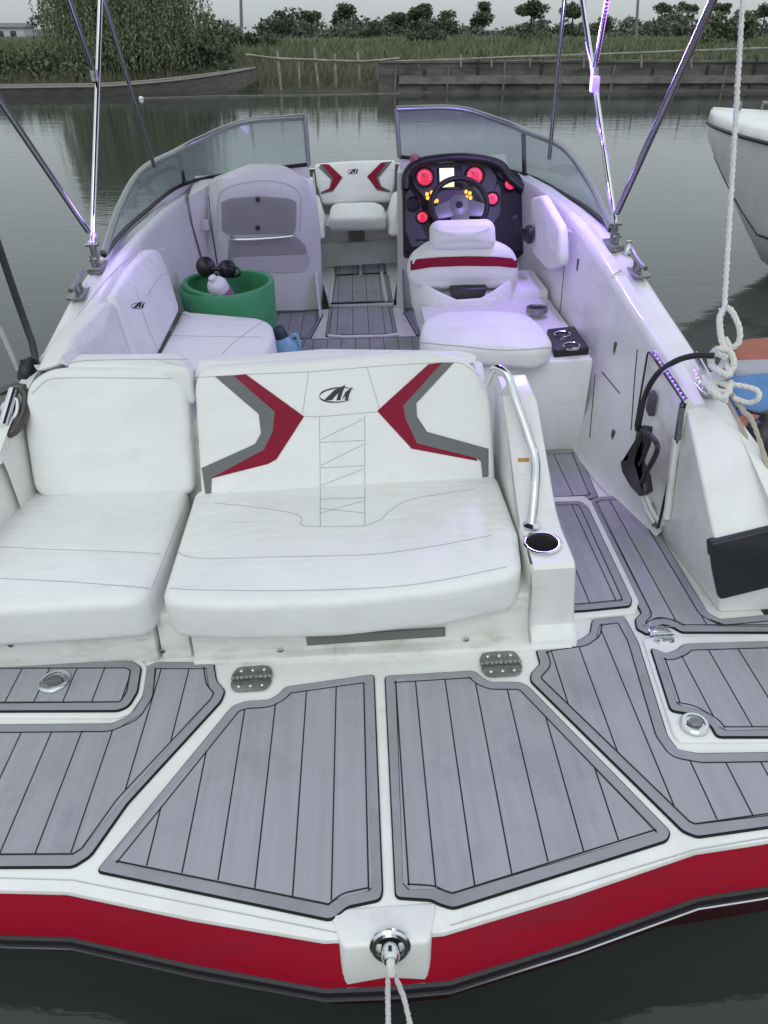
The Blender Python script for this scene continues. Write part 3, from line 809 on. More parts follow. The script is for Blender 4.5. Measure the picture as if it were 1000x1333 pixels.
# return along the walk-through and outer infill to the hull side
loft(bm, [[pc(418,402,5.45),pc(418,345,5.38),pc(417,298,5.30),pc(414,270,5.24),pc(411,248,5.22),pc(407,231,5.40)],
          [V((-.30,6.2,0)),V((-.30,6.2,.3)),V((-.30,6.2,.45)),V((-.30,6.2,.5)),V((-.30,6.2,.8)),V((-.30,6.2,.85))]], 0, closed=False)
loft(bm, [[pc(278,405,5.42),pc(272,345,5.36),pc(268,300,5.30),pc(270,262,5.24),pc(272,241,5.22),pc(288,227,5.40)],
          [V((-1.02,5.30,0)),V((-1.03,5.20,.3)),V((-1.04,5.12,.55)),V((-1.05,5.08,.75)),V((-1.05,5.10,.90)),V((-1.04,5.38,.98))]], 0, closed=False)
pcon_bvh = bvh_of(bm)
pcon = part('port_console', bm, [GEL], boat, 60)
bm = B()
decal(bm, pcon_bvh, [(288,262),(300,257),(338,254),(376,257),(386,262),(385,299),(380,303),(296,304),(289,299)], .012, 0, 9)
bmesh.ops.solidify(bm, geom=bm.faces[:], thickness=.010)
gb = part('glove_box_door', bm, [GLOVE], pcon)
for px, py in ((336,258),(336,295)):
    h = hit(pcon_bvh, px, py, .016)
    if h: bm = B(); revolve(bm, h, (0,-1,.1), [(.016,0),(.014,.012),(.0005,.014)], 14); part('glove_box_latch', bm, [BLK], pcon)
bm = B(); P = [hit(pcon_bvh,px,py,o) for px,py,o in ((302,308,.002),(304,308,.03),(340,307,.032),(378,304,.03),(381,304,.002))]
P = [p for p in P if p]
if len(P) > 2: tube(bm, smooth_path(P, 4), .011, 8)
part('grab_bar', bm, [CHROME], pcon)
bm = B()
decal(bm, pcon_bvh, [(298,312),(388,309),(398,320),(402,342),(396,352),(380,354),(306,353),(296,346)], .006, 0, 9)
bmesh.ops.solidify(bm, geom=bm.faces[:], thickness=.005)
part('grey_panel', bm, [GLOVE2], pcon)
bm = B(); decal(bm, pcon_bvh, [(303,334),(400,330),(402,342),(396,352),(380,354),(306,353)], .0085, 0, 9); part('foot_recess', bm, [GLOVE], pcon)
bm = B(); P = [hit(pcon_bvh,px,py,.001) for px,py in ((272,256),(276,300),(283,345),(284,352))]; P = [p for p in P if p]
if len(P) > 2: tube(bm, P, .004, 5)
part('panel_line', bm, [BLK], pcon)
bm = B(); seam(bm, pcon_bvh, [(283,304),(284,262),(292,246),(318,238),(345,235),(372,239),(389,250),(392,268),(390,302)], .004, 0, .0)
part('lid_groove', bm, [GLOVE], pcon)
h = hit(pcon_bvh, 260, 293, .004)
if h:
    bm = B(); slab(bm, rc([h+V(p) for p in ((-.055,0,-.035),(.055,0,-.035),(.055,0,.035),(-.055,0,.035))], .01), (0,-1,.1), .02, .004); part('side_vent', bm, [GLOVE], pcon)

# ---- helm console
bm = B()
hp = (V((0,5.12,1.0)), V((0,-.88,.47)))
def hpl(px, py, off=0): return at(px, py, pl=(hp[0]+hp[1].normalized()*off, hp[1]))
# white surround (walk-through side) and lower body
loft(bm, [[pc(516,404,5.45),pc(518,330,5.36),pc(517,270,5.30),pc(517,225,5.25),pc(520,212,5.40)],
          [pc(530,404,5.42),pc(530,330,5.30),pc(527,270,5.26),pc(525,225,5.20),pc(528,210,5.40)],
          [V((1.02,5.30,0)),V((1.02,5.25,.35)),V((1.02,5.24,.6)),V((1.03,5.22,.88)),V((1.03,5.40,1.0))]], 0, closed=False)
loft(bm, [[pc(516,404,5.45),pc(518,330,5.36),pc(517,270,5.30),pc(517,225,5.25),pc(520,212,5.40)],
          [V((.36,6.2,0)),V((.36,6.2,.35)),V((.36,6.2,.5)),V((.36,6.2,.8)),V((.36,6.2,.85))]], 0, closed=False)
helm = part('helm_console', bm, [GEL], boat, 60)
bm = B()
slab(bm, rc([hpl(526,330),hpl(524,235),hpl(532,216),hpl(560,208),hpl(612,206),hpl(648,211),hpl(676,224),hpl(690,250),hpl(690,330)], .02), hp[1], .14, .02)
part('dash_body', bm, [DASHD], helm)
bm = B()
slab(bm, rc([hpl(536,222,.012),hpl(560,214,.012),hpl(612,212,.012),hpl(636,216,.012),hpl(648,232,.012),hpl(640,262,.012),hpl(600,276,.012),hpl(556,262,.012),hpl(538,240,.012)], .02), hp[1], .014, .004)
slab(bm, rc([hpl(528,252,.013),hpl(534,245,.013),hpl(560,290,.013),hpl(562,318,.013),hpl(536,322,.013),hpl(528,300,.013)], .015), hp[1], .012, .004)
slab(bm, rc([hpl(648,238,.013),hpl(652,246,.013),hpl(652,278,.013),hpl(640,296,.013),hpl(626,292,.013),hpl(634,262,.013)], .015), hp[1], .012, .004)
part('dash_panel', bm, [DASH], helm)
bm = B()   # hood lip
tube(bm, smooth_path([hpl(528,246,.02),hpl(530,226,.035),hpl(545,212,.05),hpl(580,206,.06),hpl(615,206,.06),hpl(650,214,.05),hpl(664,232,.03),hpl(682,246,.02)], 6), .028, 10); part('dash_hood', bm, [BLKV], helm)
def gauge(px, py, r, m, lit=True):
    c = hpl(px, py, .014); n = hp[1].normalized(); bm = B()
    revolve(bm, c, n, [(r*1.34,0),(r*1.34,.008),(r*1.12,.014),(r,.006),(r,.004),(r*.93,.0036),(.0005,.0036)], 28, 0, mis=[0,0,0,0,1,1])
    if lit:
        u, v, nn = frame_of(n)
        for k in range(9):
            a = math.pi*(1.15-.16*k)
            p = c + nn*.0045 + r*.78*(math.cos(a)*u+math.sin(a)*v); q = c + nn*.0045 + r*.6*(math.cos(a)*u+math.sin(a)*v)
            tube(bm, [p, q], r*.05, 4, 2)
        a = 2.2; tube(bm, [c+nn*.005, c+nn*.005+r*.7*(math.cos(a)*u+math.sin(a)*v)], r*.05, 4, 0)
    part('gauge', bm, [BLK, m, GREDW], helm)
for g in ((553,231,.049),(618,229,.050),(641,259,.034),(550,283,.032),(664,240,.032)): gauge(*g, GRED)
gauge(538,266,.036,DASHD,False); gauge(656,226,.032,DASH,False)
bm = B(); slab(bm, rc([hpl(569,217,.02),hpl(602,215,.02),hpl(603,246,.02),hpl(570,247,.02)], .008), hp[1], .02, .004); disp = part('chart_plotter', bm, [BLK], helm)
bm = B(); slab(bm, [hpl(572,219,.022),hpl(591,218.5,.022),hpl(591.5,243,.022),hpl(573,244,.022)], hp[1], .003, .0005); part('screen', bm, [SCR], disp) if False else part('screen', bm, [SCR], helm)
for px, py in ((556,252),(562,250),(557,257),(563,256),(565,262),(569,261),(607,249),(612,251),(608,256),(613,257),(609,262)):
    bm = B(); revolve(bm, hpl(px, py, .03), hp[1], [(.010,-.016),(.010,0),(.0005,.002)], 8); part('switch_light', bm, [AMB], helm)
for k in range(4): bm = B(); box(bm, tuple(hpl(545+k*8,312,.016)-V((.014,.008,.006))), tuple(hpl(545+k*8,312,.016)+V((.014,.0,.006))), .002); part('rocker_switch', bm, [BLK], helm)
bm = B()
c = hpl(540,206,.05); revolve(bm, c-V((0,0,.02)), nz, [(.03,0),(.032,.02),(.026,.04),(.0005,.048)], 16); part('compass', bm, [mat('compass_red',(.35,.12,.14),.3)], helm)
# footwell
bm = B(); hexa(bm, [(.66,5.15,.02),(1.0,5.15,.02),(1.0,5.24,.02),(.66,5.24,.02)], [(.66,5.1,.74),(1.0,5.1,.74),(1.0,5.22,.74),(.66,5.22,.74)], .01); part('footwell', bm, [DASHD], helm)
# steering wheel
wn = V((0,-.80,.60)).normalized(); wc = at(598,267,y=4.86)
u, v, wn = frame_of(wn); Rw = .172
bm = B()
ringp = [wc + Rw*(math.cos(2*math.pi*k/40)*u+math.sin(2*math.pi*k/40)*v) for k in range(41)]
tube(bm, ringp, .017, 10, 0, caps=False)
wheel = part('steering_wheel', bm, [BLKV], boat, 60)
bm = B()
for a, w0, w1 in ((math.radians(196),.060,.040),(math.radians(-16),.060,.040),(math.radians(270),.055,.06)):
    d = math.cos(a)*u+math.sin(a)*v; e = wn.cross(d)
    hexa(bm, [wc+e*w0-wn*.03,wc-e*w0-wn*.03,wc+d*Rw-e*w1-wn*.005,wc+d*Rw+e*w1-wn*.005], [wc+e*w0-wn*.012,wc-e*w0-wn*.012,wc+d*Rw-e*w1+wn*.008,wc+d*Rw+e*w1+wn*.008], .004)
revolve(bm, wc-wn*.03, wn, [(.075,0),(.075,.018),(.05,.03),(.0005,.034)], 24)
part('wheel_spoke', bm, [mat('wheel_silver',(.24,.24,.25),.4,.3)], wheel)
bm = B(); revolve(bm, wc+wn*.004, wn, [(.022,0),(.022,.003),(.0005,.004)], 16); tube(bm, [wc-wn*.03, wc-wn*.25], .03, 10); part('wheel_hub', bm, [BLK], wheel)

# ---- windshield
def pane(parent, P, n):
    bm = B(); vs = [bm.verts.new(p) for p in P]; face(bm, vs); bmesh.ops.solidify(bm, geom=bm.faces[:], thickness=.005)
    return part('glass_pane', bm, [GLASS], parent, 0)
def windshield(ci_t, ci_b, co_t, co_b, aft, side):
    it, ib, ot, ob = at(*ci_t,y=5.3), at(*ci_b,y=5.3), at(*co_t,y=5.24), at(*co_b,y=5.24)
    af = at(*aft, y=3.62)
    # curved top rail and bottom rail
    midt = it.lerp(ot, .5) + V((0,.10,.055)); q = ot.lerp(af, .33) + V((side*.10, .0, .045)); q2 = ot.lerp(af, .66) + V((side*.075, 0, .03))
    top = smooth_path([it, midt, it.lerp(ot,.85)+V((0,.05,.03)), ot+V((side*.02,-.10,.004)), q, q2, af], 8)
    midb = ib.lerp(ob, .5) + V((0,.10,.0))
    qb = ob.lerp(af, .4)+V((side*.085,0,-.03)); qb2 = ob.lerp(af,.7)+V((side*.06,0,-.02))
    bot = smooth_path([ib, midb, ob, qb, qb2, af+V((0,0,-.012))], 8)
    bm = B()
    tube(bm, top, .019, 8); tube(bm, [it, ib], .015, 8)
    fr = part('windshield_frame', bm, [ALU], boat, 60)
    bm = B(); tube(bm, [p+V((0,0,.004)) for p in bot], .013, 6); tube(bm, [ob, ot+V((side*.01,-.04,-.01))], .015, 6)
    part('rubber_gasket', bm, [BLK], fr)
    # panes as strips between the rails
    nt = 25; nb_ = 17
    bm = B()
    def samp(path, t):
        L = t*(len(path)-1); i = min(int(L), len(path)-2); return path[i].lerp(path[i+1], L-i)
    rows = [[samp(bot, .4*k/10) for k in range(11)], [samp(top, (.5)*k/10) for k in range(11)]]
    loft(bm, rows, 0, closed=False); part('glass_pane', bm, [GLASS], fr, 60)
    bm = B(); rows = [[samp(bot, .4+.6*k/12) for k in range(13)], [samp(top, .5+.5*k/12) for k in range(13)]]
    loft(bm, rows, 0, closed=False); part('glass_pane', bm, [GLASS], fr, 60)
    # apron below the front pane so the deck meets the glass
    bm = B(); lo = [V((p.x, p.y+.02, min(p.z-.10, .9))) for p in bot]; up = [p+V((0,.012,-.012)) for p in bot]
    lo2 = [V((p.x*.98, p.y+(.5 if p.y > 5 else .02), .86)) for p in bot]
    loft(bm, [up, lo], 0, closed=False); part('windshield_base', bm, [GEL], fr, 60)
windshield((397,152),(402,215),(236,196),(240,240),(135,330),-1)
windshield((516,142),(520,205),(678,170),(683,228),(796,296),1)
# deck top forward of the windshield
bm = B()
for s in (-1, 1):
    loft(bm, [[(s*.32,5.42,.93),(s*.45,6.0,.86),(s*.44,6.7,.78),(s*.40,7.2,.71)], [(s*.7,5.42,.94),(s*.72,6.0,.86),(s*.6,6.6,.79),(s*.42,7.2,.715)], [(s*1.05,5.40,.90),(s*.90,5.9,.862),(s*.68,6.6,.797),(s*.47,7.1,.737)]], 0, closed=False)
loft(bm, [[(-.45,7.15,.727),(.45,7.15,.727)],[(-.15,7.6,.662),(.15,7.6,.662)]], 0, closed=False)
part('fore_deck', bm, [GEL], boat)

# ---- walk-through and bow seat
bm = B()
slab(bm, [at(428,395,z=.03), at(512,394,z=.03), V((.38,6.8,.03)), V((-.38,6.8,.03))], nz, .03, .006)
hexa(bm, [(-.36,6.52,.03),(.38,6.52,.03),(.38,6.9,.03),(-.36,6.9,.03)], [(-.34,6.60,.21),(.36,6.60,.21),(.36,6.9,.21),(-.34,6.9,.21)], .012)
for s in (-1, 1):
    slab(bm, [(s*.29,5.3,.0),(s*.29,5.3,.30),(s*.33,6.5,.42),(s*.33,6.5,.0)], (-s,0,0), .02, .006)
wt = part('walk_through', bm, [GEL], boat)
for P in ([(430,396),(509,395),(517,436),(424,437)],):
    pad(P, z=-.003, rad=.01, border=.02, step=.11)
pad([(436,359),(505,357),(511,392),(430,394)], z=.031, rad=.008, border=.014, step=.11)
pad([(436,343),(467,342),(467,356),(436,358)], z=.032, rad=.006, border=.01, step=.11); pad([(472,342),(501,342),(503,355),(472,356)], z=.032, rad=.006, border=.01, step=.11)
pad([(345,403),(416,402),(420,410),(404,440),(330,440)], z=-.003, rad=.01, border=.02)
pad([(524,402),(560,400),(560,436),(543,436)], z=-.003, rad=.01, border=.02)
pad([(395,441),(560,437),(560,470),(380,470)], z=-.003, rad=.01, border=.02)
for px, py in ((430,375),(503,373)):
    bm = B(); a, b = at(px,py+18,z=.045), at(px+(4 if px<460 else -6),py-18,z=.045); tube(bm, [a,b], .014, 6); part('step_trim', bm, [GEL], boat)
bm = B()
a, b = at(428,437,z=.012), at(519,435,z=.012); tube(bm, [a, a.lerp(b,.2)+V((0,-.03,0)), b.lerp(a,.2)+V((0,-.03,0)), b], .012, 6)
part('step_trim', bm, [GEL], boat)
bm = B()
hexa(bm, [(-.42,6.66,.20),(.44,6.66,.20),(.44,7.1,.20),(-.42,7.1,.20)], [(-.42,6.62,.36),(.44,6.62,.36),(.44,7.1,.36),(-.42,7.1,.36)], .01)
bow = part('bow_seat', bm, [GELD], boat)
bm = B(); slab(bm, [at(454,297,y=6.61),at(474,297,y=6.61),at(475,313,y=6.61),at(455,314,y=6.61)], (0,-1,0), .02, .004); part('hatch_panel', bm, [mat('brown_grey',(.20,.19,.17),.6)], bow)
bm = cushion([at(px,py,z=.47) for px,py in [(427,284),(430,266),(440,263),(490,262),(500,266),(503,282)]], nz, .11, .04, .02, .05); part('seat_cushion', bm, [VIN], bow, 60)
bwn = V((0,-1,.28))
def bwp(px, py): return at(px, py, pl=(V((0,7.0,.50)), bwn))
bm = cushion([bwp(409,213),bwp(460,209),bwp(515,208),bwp(514,240),bwp(508,262),bwp(420,266),bwp(412,240)], bwn, .10, .02, .01, .03); vbw = bvh_of(bm)
part('backrest', bm, [VIN], bow, 60)
for pts, m in (([(411,214.5),(420,214),(446,231),(434,249),(418,253),(418,250),(429,245),(431,234)], VGREY), ([(419,214),(428,214),(446,231),(434,247),(422,250),(430,244),(434,232)], VRED),
               ([(511,210),(503,211),(478,230),(491,248),(508,251),(508,248),(497,243),(493,232)], VGREY), ([(504,211),(496,212),(478,230),(490,245),(503,248),(494,242),(490,231)], VRED)):
    bm = B(); decal(bm, vbw, pts, .006 if m is VRED else .003, 0, 6); part('chevron_panel', bm, [m], bow)
emblem(vbw, 461, 223.5, .34, bow)
for a, b in (((412,266),(424,312)),((515,262),(505,308))):
    bm = B(); A = at(*a,y=6.45); Bq = at(*b,y=6.2); slab(bm, rc([A, A+V((0,.5,0)), Bq+V((0,.6,0)), Bq], .06), (1 if a[0]<460 else -1,0,.2), .08, .03, .01); part('side_cushion', bm, [VIN], bow, 60)

# ---- port cockpit bench
bm = B(); zs = .50
box(bm, (-1.05,2.85,-.002), (-.62,3.86,zs-.12), .02)
pb = part('port_bench_base', bm, [GEL], boat)
so = [at(px,py,z=zs) for px,py in [(205,462),(236,404),(260,406),(340,413),(354,420),(358,436),(350,452),(330,475),(190,490)]]
bm = cushion(so, nz, .13, .03, .02, [.02,.02,.03,.05,.04,.05,.04,.02,.02]); v1 = bvh_of(bm)
part('seat_cushion', bm, [VIN], pb, 60)
bm = B()
for s in [[(213,437),(270,438),(340,439)],[(290,460),(312,440),(345,416)]]: seam(bm, v1, s, .0016)
part('seat_seam', bm, [SEAM], pb)
def pbk(px, py, off=0):
    n = V((.96,-.08,.26)).normalized(); return at(px, py, pl=(V((-.94,3.8,.50))+n*off, n))
npb = V((.96,-.08,.26)).normalized()
bm = cushion([pbk(148,385),pbk(172,345),pbk(196,322),pbk(209,324),pbk(222,356),pbk(236,404),pbk(208,462),pbk(176,470)], npb, .12, .03, .015, [.02,.04,.05,.05,.05,.03,.02,.02]); vpb = bvh_of(bm)
part('backrest', bm, [VIN], pb, 60)
bm = B(); seam(bm, vpb, [(176,372),(190,420),(206,456)], .0014); seam(bm, vpb, [(192,385),(208,360),(222,356)], .0014); part('backrest_seam', bm, [SEAM], pb)
emblem(vpb, 181, 398, .42, pb)
bm = cushion([pbk(78,474),pbk(96,436),pbk(138,392),pbk(148,390),pbk(176,470)], npb, .12, .03, .012, [.03,.05,.05,.03,.02]); part('backrest', bm, [VIN], pb, 60)
bm = B()
slab(bm, rc([at(82,474,z=.75),at(98,458,z=.75),at(236,456,z=.75),at(250,464,z=.75),at(246,478,z=.75)], .03), nz, .16, .035, .008); vbo = bvh_of(bm)
part('bolster', bm, [VIN], pb, 60)
bm = B(); seam(bm, vbo, [(80,476),(110,470),(180,468),(246,468)], .0018); part('bolster_seam', bm, [SEAM], pb)
# inner coaming roll, port
bm = B(); P = [at(180,323,x=-1.105), at(150,350,x=-1.12), at(105,405,x=-1.14), at(80,445,x=-1.16), at(74,470,x=-1.165)]
seam(bm, gcap_bvh, [(77,468),(84,440),(110,400),(150,352),(178,328)], .003); part('coaming_seam', bm, [GLOVE], gcap)

# ---- canopy frame
def pole(pts, r, m=CHROME, leds=None, name='canopy_pole'):
    bm = B(); tube(bm, pts, r, 10); return part(name, bm, [m], boat, 60)
Lb, Rb = at(120,318,x=-1.2), at(801,291,x=1.2)
Lt, Rt = at(131,0,x=-1.12), at(758,0,x=1.12)
Lup, Rup = Lb + (Lt-Lb)*1.44, Rb + (Rt-Rb)*1.58
pL = pole([Lb, Lb.lerp(Lup,.5), Lup, V((-.75,Lup.y+.1,2.42)), V((.75,Rup.y+.1,2.42)), Rup, Rb.lerp(Rup,.5), Rb], .0125)
La, Ra = at(0,135,x=-1.17), at(930,0,x=1.16)
DARKP = mat('pole_dull', (.30,.31,.32), .22, 1)
pole([Lb+V((0,-.01,.06)), Lb+(La-Lb)*1.5], .0125, DARKP); pole([Rb+V((0,-.01,.05)), Rb+(Ra-Rb)*1.4], .014, DARKP)
Lf, Rf = at(201,217,x=-1.13), at(715,207,x=1.13)
L0, R0 = at(135,0,x=-1.11), at(735,0,x=1.11)
pole([Lf, Lf+(L0-Lf)*1.4], .011, DARKP); pole([Rf, Rf+(R0-Rf)*1.4], .011, DARKP)
Lj, Rj = at(124,98,x=-1.15), at(773,95,x=1.15)
Lk, Rk = at(90,0,x=-1.12), at(790,0,x=1.12)
pole([Lj, Lj+(Lk-Lj)*1.5], .011, DARKP); br = pole([Rj, Rj+(Rk-Rj)*1.8], .011, DARKP)
bm = B(); secs = []
for y, z in ((2.05,2.20),(2.6,2.33),(3.4,2.40),(4.3,2.42),(5.0,2.36),(5.45,2.26)):
    secs.append([V((x, y, z+.10*(1-(x/1.1)**2))) for x in (-1.1,-.8,-.4,0,.4,.8,1.1)])
loft(bm, secs, 0, closed=False); bmesh.ops.solidify(bm, geom=bm.faces[:], thickness=.004)
part('canopy_canvas', bm, [mat('canopy_canvas', (.10,.10,.11), .85, bump=(60,.3,.004))], boat, 60)
for p in (Lj, Rj):
    bm = B(); revolve(bm, p-V((0,.02,.03)), V((0,.2,1)), [(.012,0),(.019,.004),(.019,.05),(.012,.055)], 12); part('pole_clamp', bm, [STEEL], boat)
# LED strip wound up the starboard pole and along its brace (it goes on over the top of the hoop)
def leds(a, b, n, name, m, rad=.016, turns=0, sz=.006):
    bm = B(); d = (b-a); u, v, nn = frame_of(d)
    P = []
    for k in range(n+1):
        t = k/n; an = turns*2*math.pi*t
        P.append(a + d*t + rad*(math.cos(an)*(-V((0,1,0)))+math.sin(an)*u))
    tube(bm, P, .0035, 5, 1)
    for p in P[1:-1]: revolve(bm, p, V((0,-1,.2)), [(sz,-.003),(sz,.003),(.0005,.005)], 7, 0)
    return part(name, bm, [m, mat('led_sleeve',(.5,.45,.7),.3)], boat)
leds(Rb.lerp(Rt,.04), Rb.lerp(Rt,.66), 46, 'led_strip', mat('led_dim',(.3,.2,.7),.4,emis=((.42,.22,1.0),.8)), 0.013, 2, .004)
leds(Rj+V((0,0,.03)), Rj+(Rk-Rj)*1.7, 34, 'led_strip', LEDP, .014, 0, .0115)
leds(Rj, Rup, 46, 'led_strip', mat('led_dim',(.3,.2,.7),.4), .013, 2, .004)
leds(Lb.lerp(Lt,.0), Lb.lerp(Lt,.05), 5, 'led_strip', LED, .014, 1)
bm = B(); c = Rb.lerp(Rt,.62); box(bm, tuple(c-V((.02,.03,.03))), tuple(c+V((.014,.01,.035))), .005); part('led_controller', bm, [mat('led_box',(.5,.42,.8),.4,emis=((.45,.3,1),.5))], boat)
# deck fittings: pole feet, cleats
def foot(p, s):
    bm = B(); xo, zo, xi, zi = gun(p.y); q = V((p.x, p.y, zo))
    box(bm, (q.x-.03,q.y-.07,zo-.01), (q.x+.03,q.y+.07,zo+.02), .006)
    tube(bm, [q+V((0,0,.015)), p], .017, 8); tube(bm, [p+V((-.03,0,0)), p+V((.03,0,0))], .010, 8)
    tube(bm, [q+V((0,-.05,.015)), q+V((0,-.05,.07))], .010, 8); tube(bm, [q+V((-.015,-.05,.055)), q+V((.02,-.05,.055))], .008, 8)
    part('pole_foot', bm, [STEEL], boat)
foot(Lb, -1); foot(Rb, 1)
def cleat(px, py, s, sc_=1.0, m=STEEL):
    h = hit(gcap_bvh, px, py, .0)
    if not h: return None
    xo, zo, xi, zi = gun(h.y)
    bm = B(); d = V((0,1,.18)).normalized()
    slab(bm, rc([h+V((-.035,-.10,.006)),h+V((.035,-.10,.006)),h+V((.035,.09,.012)),h+V((-.035,.09,.012))], .03), nz, .012, .003)
    for k in (-1, 1): tube(bm, [h+d*.03*k, h+d*.03*k+V((0,0,.045))], .010*sc_, 8)
    tube(bm, smooth_path([h+d*-.10*sc_+V((0,0,.055)), h+d*-.03+V((0,0,.048)), h+d*.03+V((0,0,.048)), h+d*.10*sc_+V((0,0,.055))], 4), .011*sc_, 8)
    part('cleat', bm, [m], boat); return h
cleat(104, 381, -1); cleat(829, 353, 1); RC = cleat(915, 500, 1, 1.1, CHROME)
for px, py in ((806,312),(817,331)):
    h = hit(gcap_bvh, px, py, 0)
    if h: bm = B(); revolve(bm, h, nz, [(.02,0),(.02,.02),(.012,.03),(.012,.06),(.0005,.062)], 12); part('deck_stud', bm, [CHROME], boat)
bm = B()
a = hit(gcap_bvh, 912, 488, .02); 
if a:
    for k in range(3): revolve(bm, a+V((-.03,-.02*k,-.006*k)), (-.3,0,1), [(.004,0),(.0035,.005),(.0005,.006)], 8)
part('led_strip', bm, [LEDP], boat)

# ================================================================== LOOSE THINGS ON BOARD
# green tub
c = at(295, 369, z=.55); rr = (at(355,371,z=.55)-at(235,371,z=.55)).length/2
tub = thing('tub', 'round green plastic tub on the cockpit floor beside the port bench', 'tub', (c.x, c.y, .004))
bm = B(); revolve(bm, V((c.x,c.y,0)), nz, [(.0005,.006),(rr*.86,.006),(rr*.88,.012),(rr*.97,.50),(rr*.985,.54),(rr*.97,.555),(rr*.875,.552),(rr*.86,.53),(rr*.80,.05),(.0005,.05)], 48)
part('tub_wall', bm, [GREEN], tub, 50)
bm = B(); P = []
for k in range(13):
    a = math.pi*(.55+.9*k/12); P.append(V((c.x+rr*.84*math.cos(a), c.y+rr*.84*math.sin(a), .545+.03*math.sin(math.pi*k/12))))
tube(bm, P, .014, 8); part('tub_handle', bm, [GREEN], tub)
# bottle leaning inside
bt = at(283,372,z=.56)
bot = thing('bottle', 'white and pink pump bottle leaning inside the green tub', 'bottle', bt-V((.0,-.05,.25)))
ax = V((-.30,-.45,1)).normalized(); b0 = bt - ax*.22
bm = B(); revolve(bm, b0, ax, [(.0005,0),(.052,.003),(.060,.02),(.060,.19)], 24); part('bottle_label', bm, [PINK], bot)
bm = B(); revolve(bm, b0, ax, [(.060,.19),(.060,.225),(.048,.25),(.024,.262),(.022,.285),(.0005,.288)], 24); part('bottle_shoulder', bm, [PLAS], bot)
# goggles on the tub rim
gp = at(268,346,y=c.y-.05)
gog = thing('goggles', 'black swimming goggles with two round lenses resting on the green tub rim', 'goggles', gp)
bm = B()
for px, py, s in ((268,347,.052),(296,350,.047)):
    q = at(px, py, y=c.y+.08); n = V((.25,-1,.25)).normalized()
    revolve(bm, q, n, [(s,-.04),(s*1.1,-.01),(s*1.05,.01),(s*.86,.016),(s*.5,.026),(.0005,.03)], 24)
tube(bm, [at(276,350,y=c.y+.04), at(288,351,y=c.y+.04)], .012, 8)
part('lens_cup', bm, [BLK], gog, 50)
bm = B(); tube(bm, smooth_path([at(300,345,y=c.y+.05), at(310,350,y=c.y+.0), at(312,357,y=c.y-.05), at(302,360,y=c.y+.1), at(270,356,y=c.y+.15), at(262,350,y=c.y+.12)], 5), .008, 6); part('goggle_strap', bm, [BLK], gog)
# blue bottle on the floor
q = at(370,448,z=.0); q = V((-.42, 4.05, 0)); q = at(371,452,y=4.02)
jug = thing('jug', 'light blue water jug with dark cap half hidden behind the port bench', 'jug', (q.x, q.y, .004))
bm = B(); h = q.z + .06
revolve(bm, (q.x,q.y,.004), nz, [(.0005,0),(.075,.002),(.085,.02),(.085,h-.10),(.07,h-.04),(.03,h)], 24); part('jug_body', bm, [LBLUE], jug, 50)
bm = B(); revolve(bm, (q.x-.01,q.y,h), (-.35,0,1), [(.036,-.01),(.036,.05),(.03,.06),(.0005,.062)], 18); tube(bm, smooth_path([V((q.x+.03,q.y,h-.01)), V((q.x+.07,q.y,h+.01)), V((q.x+.085,q.y,h-.05)), V((q.x+.075,q.y,h-.10))], 5), .010, 8, 1); part('jug_cap', bm, [mat('navy_plastic',(.02,.035,.05),.4), LBLUE], jug)

# mooring rope on the starboard cleat
K = RC or V((1.2,2.35,.6))
rope = thing('mooring_rope', 'white braided rope knotted round the starboard cleat and rising out of the picture', 'rope', K)
def twist(bm, pts, r=.0125, n=8, pitch=.06):
    P = smooth_path(pts, n); d = 0; out = [[], [], []]
    prev = None
    for i, p in enumerate(P):
        t = (P[min(i+1,len(P)-1)]-P[max(i-1,0)]).normalized()
        a = t.orthogonal().normalized() if prev is None else (prev-prev.dot(t)*t).normalized()
        prev = a; b = t.cross(a)
        if i: d += (p-P[i-1]).length
        for k in range(3):
            an = 2*math.pi*(d/pitch + k/3); out[k].append(p + r*.38*(math.cos(an)*a+math.sin(an)*b))
    for o in out: tube(bm, o, r*.68, 6)
top = at(967,0,x=1.40); k0 = at(943,402,x=1.27)
bm = B()
hi = k0 + (top-k0)*1.7
n = 40
twist(bm, [k0.lerp(hi, k/n) for k in range(n+1)], .0105, 2, .05)
part('standing_line', bm, [ROPE], rope)
bm = B()
def kp(px, py, x): return at(px, py, x=x)
twist(bm, [k0+V((0,0,.0)), kp(937,415,1.25), kp(939,440,1.25), kp(945,462,1.26), kp(935,480,1.24), kp(925,470,1.24), kp(932,455,1.22), kp(950,458,1.26), kp(955,478,1.27), kp(940,492,1.24), kp(928,488,1.22), kp(930,505,1.22), kp(945,510,1.25), kp(952,496,1.27)], .011)
twist(bm, [kp(938,404,1.27), kp(950,402,1.28), kp(962,425,1.30), kp(962,445,1.30), kp(952,452,1.28), kp(944,440,1.26)], .010)
twist(bm, [kp(917,490,1.20), kp(926,508,1.20), kp(940,518,1.23), kp(950,506,1.26), kp(938,498,1.24), kp(926,498,1.21), kp(935,515,1.22), kp(946,522,1.25)], .011)
twist(bm, [kp(945,465,1.24), kp(930,460,1.22), kp(926,475,1.21), kp(938,484,1.22), kp(950,488,1.25), kp(944,470,1.26)], .011)
twist(bm, [kp(944,500,1.26), kp(965,502,1.30), kp(985,508,1.34), kp(988,518,1.34), kp(975,524,1.32), kp(955,518,1.28)], .009)
part('knot', bm, [ROPE], rope)
bm = B(); twist(bm, [kp(952,512,1.28), kp(968,535,1.31), kp(985,562,1.34), V((1.40,1.95,.25)), V((1.45,1.80,.0))], .009); twist(bm, [kp(946,520,1.28), kp(965,555,1.32), kp(975,580,1.335)], .008)
part('tail_line', bm, [mat('rope_old',(.45,.41,.34),.9)], rope)

